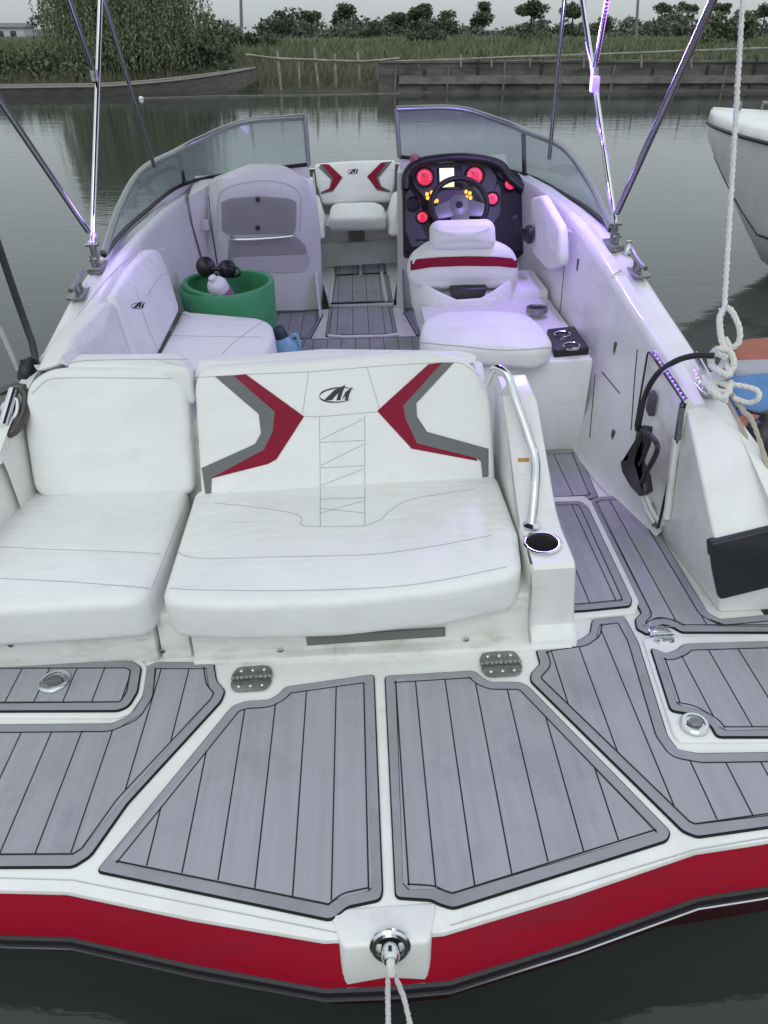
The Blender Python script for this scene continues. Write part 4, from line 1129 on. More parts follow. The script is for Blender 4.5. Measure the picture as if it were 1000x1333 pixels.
# stern line on the tow eye
line = None
e2 = eye + n.__class__((0,0,0)) if False else eye + V((0,-.045,.0))
bm = B()
twist(bm, [e2+V((0,.005,.012)), e2+V((-.008,-.01,-.02)), at(505,1300,y=.70), at(506,1345,y=.60), at(508,1420,y=.45)], .0058, 8, .03)
twist(bm, [e2+V((0,.005,.012)), e2+V((.008,-.01,-.02)), at(526,1300,y=.70), at(537,1345,y=.60), at(560,1420,y=.45)], .0058, 8, .03)
tube(bm, [e2+V((0,.03,.012)), e2+V((0,-.004,.014)), e2+V((0,-.014,-.004))], .010, 8)
solo('stern_line', bm, [ROPE], 'thin white double line tied to the tow eye at the stern', 'rope', e2)

# black hose with handle
hz = thing('hose_handle', 'black loop handle hanging on a black cable over the open transom door', 'handle', at(828,600,x=1.05))
bm = B()
tube(bm, smooth_path([kp(930,463,1.20), kp(905,463,1.15), kp(880,470,1.10), kp(855,488,1.05), kp(840,515,1.03), kp(833,545,1.02), kp(830,560,1.02)], 8), .0105, 10); part('cable', bm, [BLK], hz, 60)
bm = B()
pa = [(828,554),(838,556),(837,578),(828,602),(836,620),(839,642),(831,647),(819,634),(808,614),(806,600),(816,595),(824,578)]
slab(bm, rc([kp(px,py,1.02) for px,py in pa], .012), (-1,-.3,.1), .045, .012); part('grip', bm, [BLK], hz, 60)
bm = B()
tube(bm, smooth_path([kp(836,560,1.02), kp(848,568,1.02), kp(856,581,1.02), kp(852,596,1.02), kp(843,612,1.02), kp(836,628,1.02)], 6), .0095, 8)
tube(bm, smooth_path([kp(846,575,1.02), kp(842,584,1.02), kp(833,606,1.02)], 4), .007, 8); part('loop', bm, [BLK], hz, 60)
bm = B(); tube(bm, [kp(833,640,1.03), kp(842,664,1.07), kp(851,680,1.10)], .006, 6); tube(bm, [kp(838,640,1.04), kp(848,662,1.08), kp(856,676,1.11)], .006, 6); part('lanyard', bm, [ROPE], hz)

# port gunwale odds and ends
g0 = hit(gcap_bvh, 38, 484, 0) or V((-1.3,2.75,.68))
ph = thing('boat_pole', 'thin pale pole with black rubber end leaning on the port gunwale at the left edge', 'pole', g0)
bm = B(); a = kp(33,488,-1.31); b = kp(40,474,-1.29)
tube(bm, smooth_path([a+V((0,0,-.02)), a.lerp(b,.3), a.lerp(b,.7), b+V((0,0,.015))], 4), .034, 12); revolve(bm, b, V((0,.3,1)), [(.034,0),(.03,.02),(.0005,.03)], 12); part('rubber_end', bm, [BLKV], ph, 60)
bm = B(); tube(bm, [a+V((-.02,0,.02)), kp(0,428,-1.36), kp(-40,365,-1.41)], .010, 8); part('shaft', bm, [mat('pale_shaft',(.42,.43,.43),.5)], ph)
st = B(); tube(st, [V((-1.29,2.86,.69)), kp(42,446,-1.3), kp(20,384,-1.3), kp(0,325,-1.3), kp(-40,210,-1.3)], .0145, 8)
part('support_strut', st, [mat('strut_dark',(.06,.07,.07),.35,.6)], boat)
cw = B(); q = kp(14,535,-1.30)
tube(cw, [q+V((0,-.09,-.02)), q+V((0,.07,.05))], .02, 10); tube(cw, smooth_path([q+V((.03,.08,.05)), q+V((.05,.05,.03)), q+V((.055,-.02,-.01)), q+V((.035,-.08,-.04)), q+V((0,-.10,-.05))], 5), .017, 10, 1)
tube(cw, smooth_path([q+V((-.05,.06,.05)), q+V((.0,.085,.06)), q+V((.04,.085,.055))], 5), .014, 8, 1); tube(cw, smooth_path([q+V((.01,-.06,-.03)), q+V((.03,-.02,.0)), q+V((.02,.03,.03)), q+V((-.02,.0,.02)), q+V((.0,-.05,-.02))], 5), .010, 8)
revolve(cw, q+V((-.01,-.0,-.03)), V((.3,-.3,1)), [(.05,0),(.045,.03),(.02,.04),(.0005,.04)], 16, 1)
part('mooring_fitting', cw, [CHROME, mat('bronze_dark',(.10,.09,.085),.4,.6)], boat)
# ================================================================== OUTSIDE THE BOAT
fn = B(); c = at(992,590,x=1.52)
revolve(fn, c-V((0,0,.14)), (0,.1,1), [(.0005,0),(.05,.012),(.075,.05),(.08,.10),(.078,.2),(.06,.25),(.03,.27),(.022,.30),(.0005,.305)], 20)
solo('fender', fn, [BLKV], 'black rubber fender hanging beside the starboard quarter under the rope', 'fender', c)
# red and blue padded float alongside
def fl(px, py, z=.0): return at(px, py, z=z)
tow = thing('inflatable_float', 'red, grey and blue padded inflatable lying in the water off the starboard side', 'inflatable', fl(1010,520,-.30))
def lump(P, t, m, name, r=.06, puff=.05):
    bm = B(); slab(bm, rc(P, .15), nz, t, r, puff); return part(name, bm, [m], tow, 60)
lump([fl(952,443),fl(970,437),fl(1150,434),fl(1190,470),fl(1000,470),fl(955,468)], .35, FRED, 'red_tube')
lump([fl(944,472,.04),fl(955,466,.04),fl(1150,462,.04),fl(1180,482,.04),fl(960,482,.04)], .3, FGREY, 'grey_tube', .04, .02)
lump([fl(940,482,.0),fl(1180,478,.0),fl(1200,530,.0),fl(965,530,.0)], .3, FBLUE, 'blue_cover')
lump([fl(945,534,.0),fl(1200,528,.0),fl(1260,640,.0),fl(960,640,.0)], .3, FRED, 'red_tube')
ln = B(); tube(ln, smooth_path([fl(960,531,.03),fl(985,538,.05),fl(1010,542,.05),fl(1060,548,.05)], 5), .008, 6); part('lashing_line', ln, [BLK], tow)

# neighbouring white boat (world frame)
WZ = -.38
T = atw(925,150,z=.95); S = atw(992,338,z=WZ); axd = V((T.x-S.x, T.y-S.y, 0)).normalized()
nbt = thing('motorboat', 'white motorboat moored close by on the right, only its bow in view', 'motorboat', (S.x,S.y,WZ), boat=False)
fwd = V((-.42,.91,0)).normalized(); lat = V((fwd.y,-fwd.x,0))      # lat: towards its starboard
bm = B(); secs = []
Lh = 5.5
for k in range(15):
    t = k/14; d = -Lh*t**1.25
    w = 1.15*(1-(1-min(1,t*1.35))**2.2)+.012; zt_ = 1.0-.10*t
    c0_ = V((T.x,T.y,0))+fwd*d
    row = []
    stem = .95 - 1.40*min(1, (t**1.25*Lh)/1.5)       # keel profile under the stem
    zk = max(WZ-.35, stem-.06)
    for s in (-1, 1):
        L_ = [(w*.55*s if s<0 else .55*w, zt_+.10*min(1,t*3)), (.93*w*s, zt_+.03), (w*s, zt_), (w*1.01*s, zt_-.09), (w*.98*s, zt_-.15), (w*.84*s, (zt_+zk)/2-.08), (w*.6*s, zk+.2*(zt_-zk)), (0, zk)]
        if s > 0: L_ = list(reversed(L_))[1:]
        row += L_
    secs.append([c0_ + lat*x + V((0,0,z)) for x, z in row])
loft(bm, secs, 0, closed=True, cap0=True, cap1=True)
nh = part('boat_hull', bm, [GEL], nbt, 60)
for si, nm in ((3, 'rub_strip'), (11, 'rub_strip')):
    bm = B(); tube(bm, [s[si] for s in secs], .02, 6); part(nm, bm, [RUB], nbt)
bm = B(); tube(bm, [s[5]*.72+s[6]*.28 for s in secs[2:]], .012, 6); part('water_stripe', bm, [RUB], nbt)
bm = B()
c0_ = V((T.x,T.y,.0))+fwd*-.75+V((0,0,1.06)); tube(bm, [c0_-fwd*.1, c0_-fwd*.1+V((0,0,.06)), c0_+fwd*.1+V((0,0,.06)), c0_+fwd*.1], .015, 8); part('bow_cleat', bm, [STEEL], nbt); bm = B(); revolve(bm, V((T.x,T.y,.0))+fwd*-.35+V((0,0,.98)), nz, [(.03,0),(.035,.10),(.02,.13),(.0005,.14)], 12)
part('bow_light', bm, [STEEL], nbt)
bm = B()
A = [V((T.x,T.y,0))+fwd*d+lat*x+V((0,0,z)) for d, x, z in ((-1.5,-.35,1.05),(-1.5,.35,1.05),(-2.6,.7,1.40),(-2.6,-.7,1.40))]
slab(bm, A, (A[1]-A[0]).cross(A[2]-A[1]), .02, .004); part('windscreen', bm, [BLK], nbt)

# ================================================================== WATER, LAND, FAR BANK (world frame)
def water_mat():
    m = bpy.data.materials.new('water'); m.use_nodes = True; nt = m.node_tree; b = nt.nodes['Principled BSDF']
    b.inputs['Base Color'].default_value = (.042,.050,.045,1); b.inputs['Roughness'].default_value = .045; b.inputs['IOR'].default_value = 1.42
    tc = nt.nodes.new('ShaderNodeTexCoord')
    hs = None
    for scl, st in (((.9,2.6,1), .5), ((4,9,1), .28), ((.12,.35,1), .9)):
        mp = nt.nodes.new('ShaderNodeMapping'); mp.inputs['Scale'].default_value = scl
        nt.links.new(tc.outputs['Object'], mp.inputs[0])
        n_ = nt.nodes.new('ShaderNodeTexNoise'); n_.inputs['Scale'].default_value = 1; n_.inputs['Detail'].default_value = 3
        nt.links.new(mp.outputs[0], n_.inputs['Vector'])
        ml = nt.nodes.new('ShaderNodeMath'); ml.operation = 'MULTIPLY'; ml.inputs[1].default_value = st
        nt.links.new(n_.outputs['Fac'], ml.inputs[0])
        if hs is None: hs = ml.outputs[0]
        else:
            ad = nt.nodes.new('ShaderNodeMath'); ad.operation = 'ADD'; nt.links.new(hs, ad.inputs[0]); nt.links.new(ml.outputs[0], ad.inputs[1]); hs = ad.outputs[0]
    bp_ = nt.nodes.new('ShaderNodeBump'); bp_.inputs['Strength'].default_value = .36; bp_.inputs['Distance'].default_value = .022
    nt.links.new(hs, bp_.inputs['Height']); nt.links.new(bp_.outputs[0], b.inputs['Normal'])
    return m
bm = B(); vs = [bm.verts.new(p) for p in ((-160,-30,0),(160,-30,0),(160,70,0),(-160,70,0))]; face(bm, vs)
me = finish(bm, 'water', water_mat(), 0); bm.free(); o = bpy.data.objects.new('water', me); COL.objects.link(o); o.location = (0,0,WZ); tag(o, kind='structure')

# unseen quay below the camera, added to darken the water at the stern
bm = B(); box(bm, (-40,-25,-1.5), (40,.60,-.07), .02); me = finish(bm, 'unseen_quay', mat('quay_concrete', (.16,.155,.145), .9, noise=((2,2,2),(.10,.098,.09),.4,.7)), 40); bm.free()
o = bpy.data.objects.new('unseen_quay', me); COL.objects.link(o); tag(o, kind='structure')
# shoreline
SH = [atw(px, py, z=WZ) for px, py in ((-500,124),(0,118),(180,116),(300,116.5),(338,120),(500,121),(800,120),(1000,119),(1500,117))]
def shore(x):
    if x <= SH[0].x: return SH[0].y
    for a, b in zip(SH, SH[1:]):
        if x <= b.x: return a.y+(b.y-a.y)*(x-a.x)/(b.x-a.x)
    return SH[-1].y
random.seed(3)
MUD = mat('ground_soil', (.075,.072,.058), .95, noise=((.9,.9,.9),(.045,.055,.032),.35,.65), bump=(4,.6,.08))
bm = B(); rows = []
xs = [-140+280*k/90 for k in range(91)]
offs = [-6,-1.5,0,.3,.8,1.6,2.5,4,7,12,20,35,60,110,220,500]
def gz(x, s):
    wall = 1 if x > 1.4 else 0
    if s <= 0: return WZ-.08 + s*.25 if s < 0 else WZ-.05
    if wall: zz = .60 + .15*min(1, max(0, (s-.8)/3)) if s > .7 else WZ-.02
    else: zz = WZ + .95*min(1, s/5)**.8
    return zz + .10*math.sin(x*.9+s)*min(1, s/4) + .22*max(0, min(1, (s-20)/40))
for s in offs:
    rows.append([bm.verts.new((x*(1+max(0,s)/160), shore(x)+s+ (0 if s<0 else .25*math.sin(x*1.7)*min(1, s)), gz(x, s)+(random.uniform(-.05,.05) if 0 < s < 30 else 0))) for x in xs])
for r0, r1 in zip(rows, rows[1:]):
    for i in range(len(xs)-1): face(bm, (r0[i], r0[i+1], r1[i+1], r1[i]))
me = finish(bm, 'ground', MUD, 60); bm.free(); o = bpy.data.objects.new('ground', me); COL.objects.link(o); tag(o, kind='structure')

# leaf material helper
def leafm(name, c1, c2):
    m = mat(name, c1, .75, noise=((1.1,1.1,1.1), c2, .35, .65)); return m
LEAFD = leafm('leaf_dark', (.048,.072,.040), (.080,.104,.056))
LEAFM = leafm('leaf_mid', (.082,.112,.056), (.125,.148,.076))
LEAFW = leafm('leaf_willow', (.125,.16,.085), (.18,.21,.125))
GRASS = leafm('grass_olive', (.145,.162,.085), (.19,.19,.115))
REED = leafm('reed_pale', (.16,.15,.10), (.11,.12,.068))
BARK = mat('bark', (.045,.04,.034), .9, bump=(20,.6,.03))
def leaves(verts, faces, c, rad, n, size, flat=1.0, rng=random):
    for _ in range(n):
        d = V((rng.gauss(0,1), rng.gauss(0,1), rng.gauss(0,1))).normalized()*(rng.random()**.45)
        p = c + V((d.x*rad[0], d.y*rad[1], d.z*rad[2]))
        a = V((rng.gauss(0,1), rng.gauss(0,1), rng.gauss(0,1)*flat)).normalized(); b = a.orthogonal().normalized()
        b = (Matrix.Rotation(rng.uniform(0,6.3), 3, a) @ b); s = size*rng.uniform(.6,1.4); e = a.cross(b)
        i = len(verts); verts += [p-b*s, p-e*s*.55, p+b*s, p+e*s*.55]; faces.append((i,i+1,i+2,i+3))
def mesh_py(name, verts, faces, m):
    me = bpy.data.meshes.new(name); me.from_pydata([tuple(v) for v in verts], [], faces); me.materials.append(m); me.update(); return me
def child(name, me, parent):
    o = bpy.data.objects.new(name, me); COL.objects.link(o); o.parent = parent; return o
def wempty(name, label, cat, loc, group=None):
    o = bpy.data.objects.new(name, None); COL.objects.link(o); o.location = loc; o.empty_display_size = .3; BASE[o] = V(loc); return tag(o, label, cat, group)
# small round-topped trees along the far bank
def tree_meshes(seed, kind):
    rng = random.Random(seed); vs, fs = [], []; bm = B()
    if kind == 'round':        # one dense head on a bare stem
        tube(bm, smooth_path([(0,0,-.4),(rng.uniform(-.05,.05),0,.6),(rng.uniform(-.1,.1),0,1.5)], 4), .09, 6, r2=.05)
        for k in range(9):
            a = rng.uniform(0,6.28); r = rng.uniform(.3,.95); p = V((r*math.cos(a), r*math.sin(a), 1.75+rng.uniform(-.25,.55)))
            tube(bm, [(0,0,1.3), p], .03, 4); leaves(vs, fs, p, (.60,.60,.42), 170, .12, rng=rng)
    elif kind == 'tall':       # two tiers
        tube(bm, [(0,0,-.4),(.05,0,1.2),(0,0,2.6)], .10, 6, r2=.05)
        for k in range(12):
            a = rng.uniform(0,6.28); up = rng.random(); r = rng.uniform(.2,.9)*(1-.35*up); p = V((r*math.cos(a), r*math.sin(a), .9+1.9*up))
            tube(bm, [(0,0,p.z-.3), p], .03, 4); leaves(vs, fs, p, (.56,.56,.40), 150, .12, rng=rng)
    else:                      # bushy to the ground
        tube(bm, [(0,0,-.4),(0,0,1.2)], .08, 6, r2=.05)
        for k in range(13):
            a = rng.uniform(0,6.28); r = rng.uniform(.2,1.1); p = V((r*math.cos(a), r*math.sin(a), rng.uniform(.3,1.7)*(1.25-r*.5)))
            leaves(vs, fs, p, (.65,.65,.48), 150, .12, rng=rng)
    me = finish(bm, 'trunk', BARK, 60); bm.free()
    return mesh_py('crown', vs, fs, LEAFD), me
TM = {k: [tree_meshes(s, k) for s in (1,2,3)] for k in ('round','tall','bushy')}
# px, tree-top py, half width px, base py, kind, label
TREES = [(368,8,17,44,'bushy','square-headed dark tree nearest the utility pole on the far bank'),
 (405,14,16,42,'round','small round-headed tree between two larger ones left of the bow seat'),
 (450,4,20,48,'tall','two-tiered dark tree above the gap in the windshield'),
 (487,26,14,48,'bushy','low wide bush between the two-tiered tree and the middle row of trees'),
 (515,16,14,48,'round','pale thin-topped small tree left of the widest crown'),
 (543,6,20,44,'round','wide dark crown on the far bank above the helm windshield'),
 (582,8,23,46,'bushy','broadest bushy tree of the middle row above the steering wheel'),
 (626,2,18,46,'tall','tall narrow dark tree with bare stem right of the broadest bushy tree'),
 (690,2,21,42,'round','flat umbrella-shaped dark tree left of the LED-wound pole'),
 (744,4,18,40,'round','umbrella tree directly behind the starboard canopy pole'),
 (785,16,17,44,'bushy','grey-green bush behind the lit LED strip'),
 (860,4,12,30,'round','small umbrella tree right of the grey far pole'),
 (893,3,12,28,'round','small umbrella tree with leaning stem left of the dark canopy strut'),
 (934,4,14,32,'round','dark tree head seen against the dark canopy strut'),
 (962,8,16,38,'bushy','low dark tree just left of the white hanging rope'),
 (992,6,16,38,'round','last dark tree at the right edge of the photo')]
DT = 85
for i, (px, ty, hw, by, kind, lab) in enumerate(TREES):
    dd = DT + 9*((i*7) % 5 - 2)
    b = atw(px, by, y=dd); t = atw(px, ty, y=dd); w = (atw(px+hw, ty, y=dd)-atw(px-hw, ty, y=dd)).length/2
    cm, tm = TM[kind][i % 3]
    o = wempty('tree', lab, 'tree', (b.x, b.y, b.z), 'small trees along the far bank')
    hgt = {'round':2.55,'tall':3.05,'bushy':2.35}[kind]; wid = {'round':1.25,'tall':1.15,'bushy':1.45}[kind]
    o.scale = (w/wid*1.12, w/wid*random.uniform(.9,1.1), (t.z-b.z)/hgt); o.rotation_euler = (0,0,random.uniform(0,6))
    child('crown', cm, o); child('trunk', tm, o)
# willow on the left
wb = atw(172, 60, y=shore(-9)+2.5); wx, wy = wb.x, wb.y
wil = wempty('willow_tree', 'big drooping willow at the water edge on the left', 'tree', (wx, wy, .1))
rng = random.Random(11); bm = B()
tube(bm, smooth_path([(0,0,-.3),(.1,.05,1.2),(-.1,.0,2.6)], 4), .32, 8, r2=.2)
vs, fs = [], []
for k in range(34):
    a = rng.uniform(0, 6.28); r = 2.9*math.sqrt(rng.random()); tip = V((r*1.1*math.cos(a), r*.7*math.sin(a), rng.uniform(3.3,5.4)-r*.25))
    tube(bm, smooth_path([(0,0,2.3),(tip.x*.4,tip.y*.4,3.4),tuple(tip)], 4), .08, 5, r2=.02)
    for j in range(44):
        s = tip + V((rng.gauss(0,.55), rng.gauss(0,.45), rng.gauss(0,.3)))
        L = rng.uniform(2.2,5.4); L = min(L, s.z-.05-rng.random()*.6); out = V((s.x,s.y,0))*.12
        n_ = int(L/.10)
        for q in range(n_):
            tt = q/n_; p = s + out*tt*1.2 + V((rng.gauss(0,.05), rng.gauss(0,.05), -L*tt))
            d = V((rng.gauss(0,.5), rng.gauss(0,.5), -1)).normalized(); e = d.cross(V((rng.gauss(0,1),rng.gauss(0,1),.1))).normalized()
            sz = rng.uniform(.09,.17); i = len(vs); vs += [p, p+d*sz*.5+e*sz*.26, p+d*sz, p+d*sz*.5-e*sz*.22]; fs.append((i,i+1,i+2,i+3))
child('crown', mesh_py('crown', vs, fs, LEAFW), wil)
me = finish(bm, 'trunk', BARK, 60); bm.free(); child('trunk', me, wil)
# bushes near the left bank
def bush(px, py, d, w, h, lab, m=LEAFM, seed=0, size=.10):
    b = atw(px, py, y=d); rng = random.Random(seed+int(px)); vs, fs = [], []
    o = wempty('bush', lab, 'bush', (b.x, b.y, b.z), 'bushes along the far bank')
    for k in range(int(10+w*3)):
        p = V((rng.uniform(-w,w)*.8, rng.uniform(-.6,.6), h*rng.uniform(.1,.85)*(1-.3*rng.random())))
        leaves(vs, fs, p, (.6,.5,.45), 110, size, rng=rng)
    child('foliage', mesh_py('foliage', vs, fs, m), o)
    bm = B()
    for k in range(5): tube(bm, [(rng.uniform(-.2,.2)*w,0,-.4),(rng.uniform(-.7,.7)*w,0,h*.7)], .03, 5, r2=.01)
    me = finish(bm, 'stem', BARK, 60); bm.free(); child('stem', me, o)
bush(20,108,shore(-14)+1.6,1.7,1.2,'dense olive bush at the left edge behind the old wooden boat',LEAFM,1)
bush(75,108,shore(-12)+1.8,1.5,1.3,'dark green bush between the left edge and the willow',LEAFM,2)
bush(270,108,shore(-6)+1.6,1.6,1.7,'dark leafy bush under the right side of the willow',LEAFD,3)
bush(283,64,52,1.5,2.1,'tall pale bush between the willow and the utility pole',LEAFM,5,.13)
bush(335,70,55,1.6,1.2,'low bush at the foot of the utility pole',LEAFD,6)
bush(560,62,60,1.7,1.0,'low shrub on the bank above the helm windshield',LEAFD,7,.12)
bush(945,52,56,2.2,1.6,'broad brown-green bush behind the white hanging rope',LEAFM,8,.13)
bush(700,60,66,1.8,1.0,'low shrub below the umbrella-shaped tree',LEAFM,9,.13)
# grass and reeds
def blades(n, xr, sr, h, w, seed):
    rng = random.Random(seed); vs, fs = [], []
    for _ in range(n):
        s = sr[0] + (sr[1]-sr[0])*rng.random()**1.6
        x = rng.uniform(*xr)*(1+s/160); y = shore(x/(1+s/160))+s; z = gz(x/(1+s/160), s)-.06
        a = rng.uniform(0,3.14); hh = h*rng.uniform(.45,1.25)*(1+s/90); ww = w*rng.uniform(.6,1.5)*(1+s/25); ln_ = V((rng.gauss(0,.28),rng.gauss(0,.28),1))*hh
        e = V((math.cos(a), math.sin(a)*.5, 0))*ww; p = V((x,y,z)); i = len(vs)
        vs += [p-e, p+e, p+ln_*.6+e*.7, p+ln_, p+ln_*.6-e*.7]; fs.append((i,i+1,i+2,i+3,i+4))
    return vs, fs
for nm, n_, xr, sr, h, w, m, sd in (('bank_grass', 42000, (-26,34), (1.0,48), .30, .016, GRASS, 1), ('bank_reeds', 8000, (-26,1.6), (.3,5.0), .62, .011, REED, 2), ('bank_weeds', 16000, (-26,34), (.9,30), .34, .045, LEAFM, 3)):
    vs, fs = blades(n_, xr, sr, h, w, sd); me = mesh_py(nm, vs, fs, m); o = bpy.data.objects.new(nm, me); COL.objects.link(o)
    tag(o, {'bank_grass':'olive grass covering the far bank','bank_reeds':'pale reeds at the water edge of the far bank','bank_weeds':'dark weeds scattered over the far bank'}[nm], 'grass', kind='stuff')
rng = random.Random(21); vs, fs = [], []
for k in range(560):
    x = rng.uniform(-33, 78); p = V((x, 98+rng.uniform(-4,6), rng.uniform(.3,2.0)+.8*math.sin(x*.31)*math.sin(x*.13)+.5*max(0, math.sin(x*.9+1))**3))
    leaves(vs, fs, p, (1.3,.9,.75), 60, .24, rng=rng)
o = bpy.data.objects.new('far_hedge', mesh_py('far_hedge', vs, fs, leafm('leaf_far', (.09,.112,.08), (.12,.142,.10)))); COL.objects.link(o)
tag(o, 'grey-green hedge band running along the horizon behind the small trees', 'hedge', kind='stuff')
# retaining wall on the right
CONC = mat('wall_concrete', (.15,.142,.125), .9, noise=((.7,.7,3),(.07,.066,.058),.38,.62), bump=(5,.5,.03))
CONL = mat('wall_beam', (.20,.195,.18), .9, noise=((1.5,1.5,4),(.12,.115,.10),.4,.65))
w0x, w1x = 1.0, 40
wl = wempty('retaining_wall', 'long brown-grey retaining wall along the far bank on the right', 'wall', ((w0x+9)/1, shore(9), WZ))
def wrel(x, dy, z): return V((x-(w0x+9), shore(x)+dy-shore(9), z-WZ))
def wpart(name, ab, z0, z1, dy0, dy1, m):
    bm = B(); secs = []
    n_ = int((ab[1]-ab[0])/.6)+1
    for k in range(n_+1):
        x = ab[0]+(ab[1]-ab[0])*k/n_; j = random.uniform(-.02,.02)
        secs.append([wrel(x,dy0,z0), wrel(x,dy0,z1+j), wrel(x,dy1,z1+j), wrel(x,dy1,z0)])
    loft(bm, secs, 0, True, True, True); me = finish(bm, name, m, 40); bm.free(); child(name, me, wl)
wpart('wall_face', (w0x,w1x), WZ-.4, .62, .15, .9, CONC); wpart('wall_beam', (w0x+.8,w1x), -.08, .20, .02, .15, CONL); wpart('wall_footing', (w0x,w1x), WZ-.4, -.30, -.05, .15, CONC); wpart('wall_cap', (w0x,w1x), .62, .70, .10, .95, CONC)
for k in range(22):
    x = w0x+.4+k*1.15+random.uniform(-.3,.3); bm = B(); tube(bm, [wrel(x,.06,WZ-.3), wrel(x+random.uniform(-.1,.1),.08,.66+random.uniform(-.3,.2))], .05, 6); me = finish(bm,'wall_stake',BARK if k%2 else CONL,60); bm.free(); child('wall_stake', me, wl)
# pole fence on the left of the wall
BAM = mat('bamboo_grey', (.34,.32,.27), .8, noise=((3,3,3),(.22,.205,.17),.4,.6))
fx = atw(362,118,z=WZ)
fen = wempty('pole_fence', 'crooked fence of pale poles standing at the water edge left of the wall', 'fence', (fx.x, fx.y, WZ))
for px, py0, px1, py1 in ((367,118,361,66),(391,118,389,80),(416,118,409,61),(438,118,436,70),(470,118,466,67),(493,118,492,80),(519,118,520,78)):
    a = atw(px,py0,y=fx.y-.6); b = atw(px1,py1,y=fx.y-.6); bm = B(); tube(bm, [a-V(fen.location)-V((0,0,.3)), b-V(fen.location)], .065, 6, r2=.05); me = finish(bm,'post',BAM,60); bm.free(); child('post', me, fen)
for pts in ([(320,71),(360,76),(411,78),(470,80),(520,76)], ):
    bm = B(); tube(bm, smooth_path([atw(px,py,y=fx.y-.68)-V(fen.location) for px,py in pts], 4), .045, 6); me = finish(bm,'rail',BAM,60); bm.free(); child('rail', me, fen)
rl = wempty('rail_fence', 'low rail of thin poles running along the top of the retaining wall', 'fence', (9, shore(9)+.6, .5))
bm = B(); tube(bm, smooth_path([atw(px,py,y=fx.y-1.0)-V(rl.location) for px,py in ((515,80),(600,77),(700,73),(800,70),(900,66),(1010,62))], 4), .04, 6); me = finish(bm,'rail',BAM,60); bm.free(); child('rail', me, rl)
for px in (545,600,640,690,760,835,900,965):
    a, b = atw(px,88,y=fx.y-1.0), atw(px,70-(px-600)*.02,y=fx.y-1.0); bm = B(); tube(bm, [a-V(rl.location), b-V(rl.location)], .035, 6); me = finish(bm,'post',BAM,60); bm.free(); child('post', me, rl)
# old wooden boat on the left bank
P0, P1 = atw(-70,127,z=WZ), atw(334,120,z=WZ)
ob = wempty('wooden_boat', 'long low weathered wooden boat lying along the left bank', 'boat', ((P0.x+P1.x)/2,(P0.y+P1.y)/2+.3,WZ))
WOOD = mat('weathered_wood', (.19,.182,.165), .85, noise=((1.2,9,14),(.12,.114,.10),.35,.65), bump=(18,.5,.02))
dx = (P1-P0); Lb_ = dx.length; ax_ = V((dx.x,dx.y,0)).normalized(); la_ = V((-ax_.y,ax_.x,0)); secs = []; inn = []
for k in range(21):
    t = k/20; w = .75*(1-max(0,(t-.72)/.28)**2*.95)*(1-.2*max(0,(.2-t)/.2)); zt_ = .30+.52*max(0,(t-.45)/.55)**1.6+.08*max(0,(.15-t)/.15)
    c_ = ax_*(t-.5)*Lb_; zb = -.25+.62*max(0,(t-.8)/.2)**1.5
    secs.append([c_-la_*w+V((0,0,zt_)), c_-la_*w*.85+V((0,0,(zt_+zb)/2)), c_-la_*w*.6+V((0,0,zb)), c_+la_*w*.6+V((0,0,zb)), c_+la_*w*.85+V((0,0,(zt_+zb)/2)), c_+la_*w+V((0,0,zt_)), c_+la_*(w-.05)+V((0,0,zt_)), c_+la_*w*.55+V((0,0,zb+.12)), c_-la_*w*.55+V((0,0,zb+.12)), c_-la_*max(.0,w-.05)+V((0,0,zt_))])
bm = B(); loft(bm, secs, 0, True, True, True); me = finish(bm,'wooden_hull',WOOD,40); bm.free(); child('wooden_hull', me, ob)
bm = B(); tube(bm, [s[0]+V((0,0,0))-la_*.02 for s in secs], .035, 6); tube(bm, [s[5]+la_*.02 for s in secs], .035, 6); me = finish(bm,'gunwale',mat('wood_pale',(.26,.25,.23),.85),60); bm.free(); child('gunwale', me, ob)
for t in (.3,.5,.68):
    bm = B(); c_ = ax_*(t-.5)*Lb_; box(bm, tuple(c_+V((-.12,-.62,.22))), tuple(c_+V((.12,.62,.27))), .01); me = finish(bm,'thwart',WOOD,40); bm.free(); child('thwart', me, ob)
fl_ = atw(184,129,z=WZ); bm = B(); revolve(bm, fl_, nz, [(.0005,-.06),(.07,-.03),(.09,.02),(.06,.08),(.0005,.10)], 12); solo('float', bm, [PLAS], 'small white float on the water in front of the wooden boat', 'float', fl_, boat=False)
fa, fb = atw(186,128,z=WZ), atw(520,121.5,z=WZ); bm = B(); tube(bm, smooth_path([fa, fa.lerp(fb,.3)+V((0,.15,.01)), fa.lerp(fb,.65)-V((0,.1,0)), fb], 6), .03, 6)
solo('floating_pole', bm, [WOOD], 'long pale pole floating along the water edge from the wooden boat to the retaining wall', 'pole', fa, boat=False)
# far poles and house
def farpole(px, d, by, w, lab, lean=0, box_=None):
    a, b = atw(px,by,y=d), atw(px+lean,-25,y=d); o = wempty('utility_pole', lab, 'pole', (a.x,a.y,a.z)); bm = B()
    tube(bm, [V((0,0,-.5)), b-a], w, 8, r2=w*.7); me = finish(bm,'shaft',mat('pole_grey',(.20,.20,.19),.8),60); bm.free(); child('shaft', me, o)
    bm = B(); q = (b-a)*.55; box(bm, tuple(q+V((-.5,-.06,-.05))), tuple(q+V((.5,.06,.05))), .02); me = finish(bm,'crossarm',BARK,40); bm.free()
    if box_: child('crossarm', me, o)
farpole(829,70,50,.13,'pale grey pole standing among the far trees right of the canopy brace', 3)
farpole(314,58,48,.12,'grey utility pole right of the willow above the small hut', -1)
h0 = atw(318,56,y=56); hut = wempty('hut', 'small pale hut at the foot of the utility pole on the far bank', 'hut', (h0.x,h0.y,h0.z-.1))
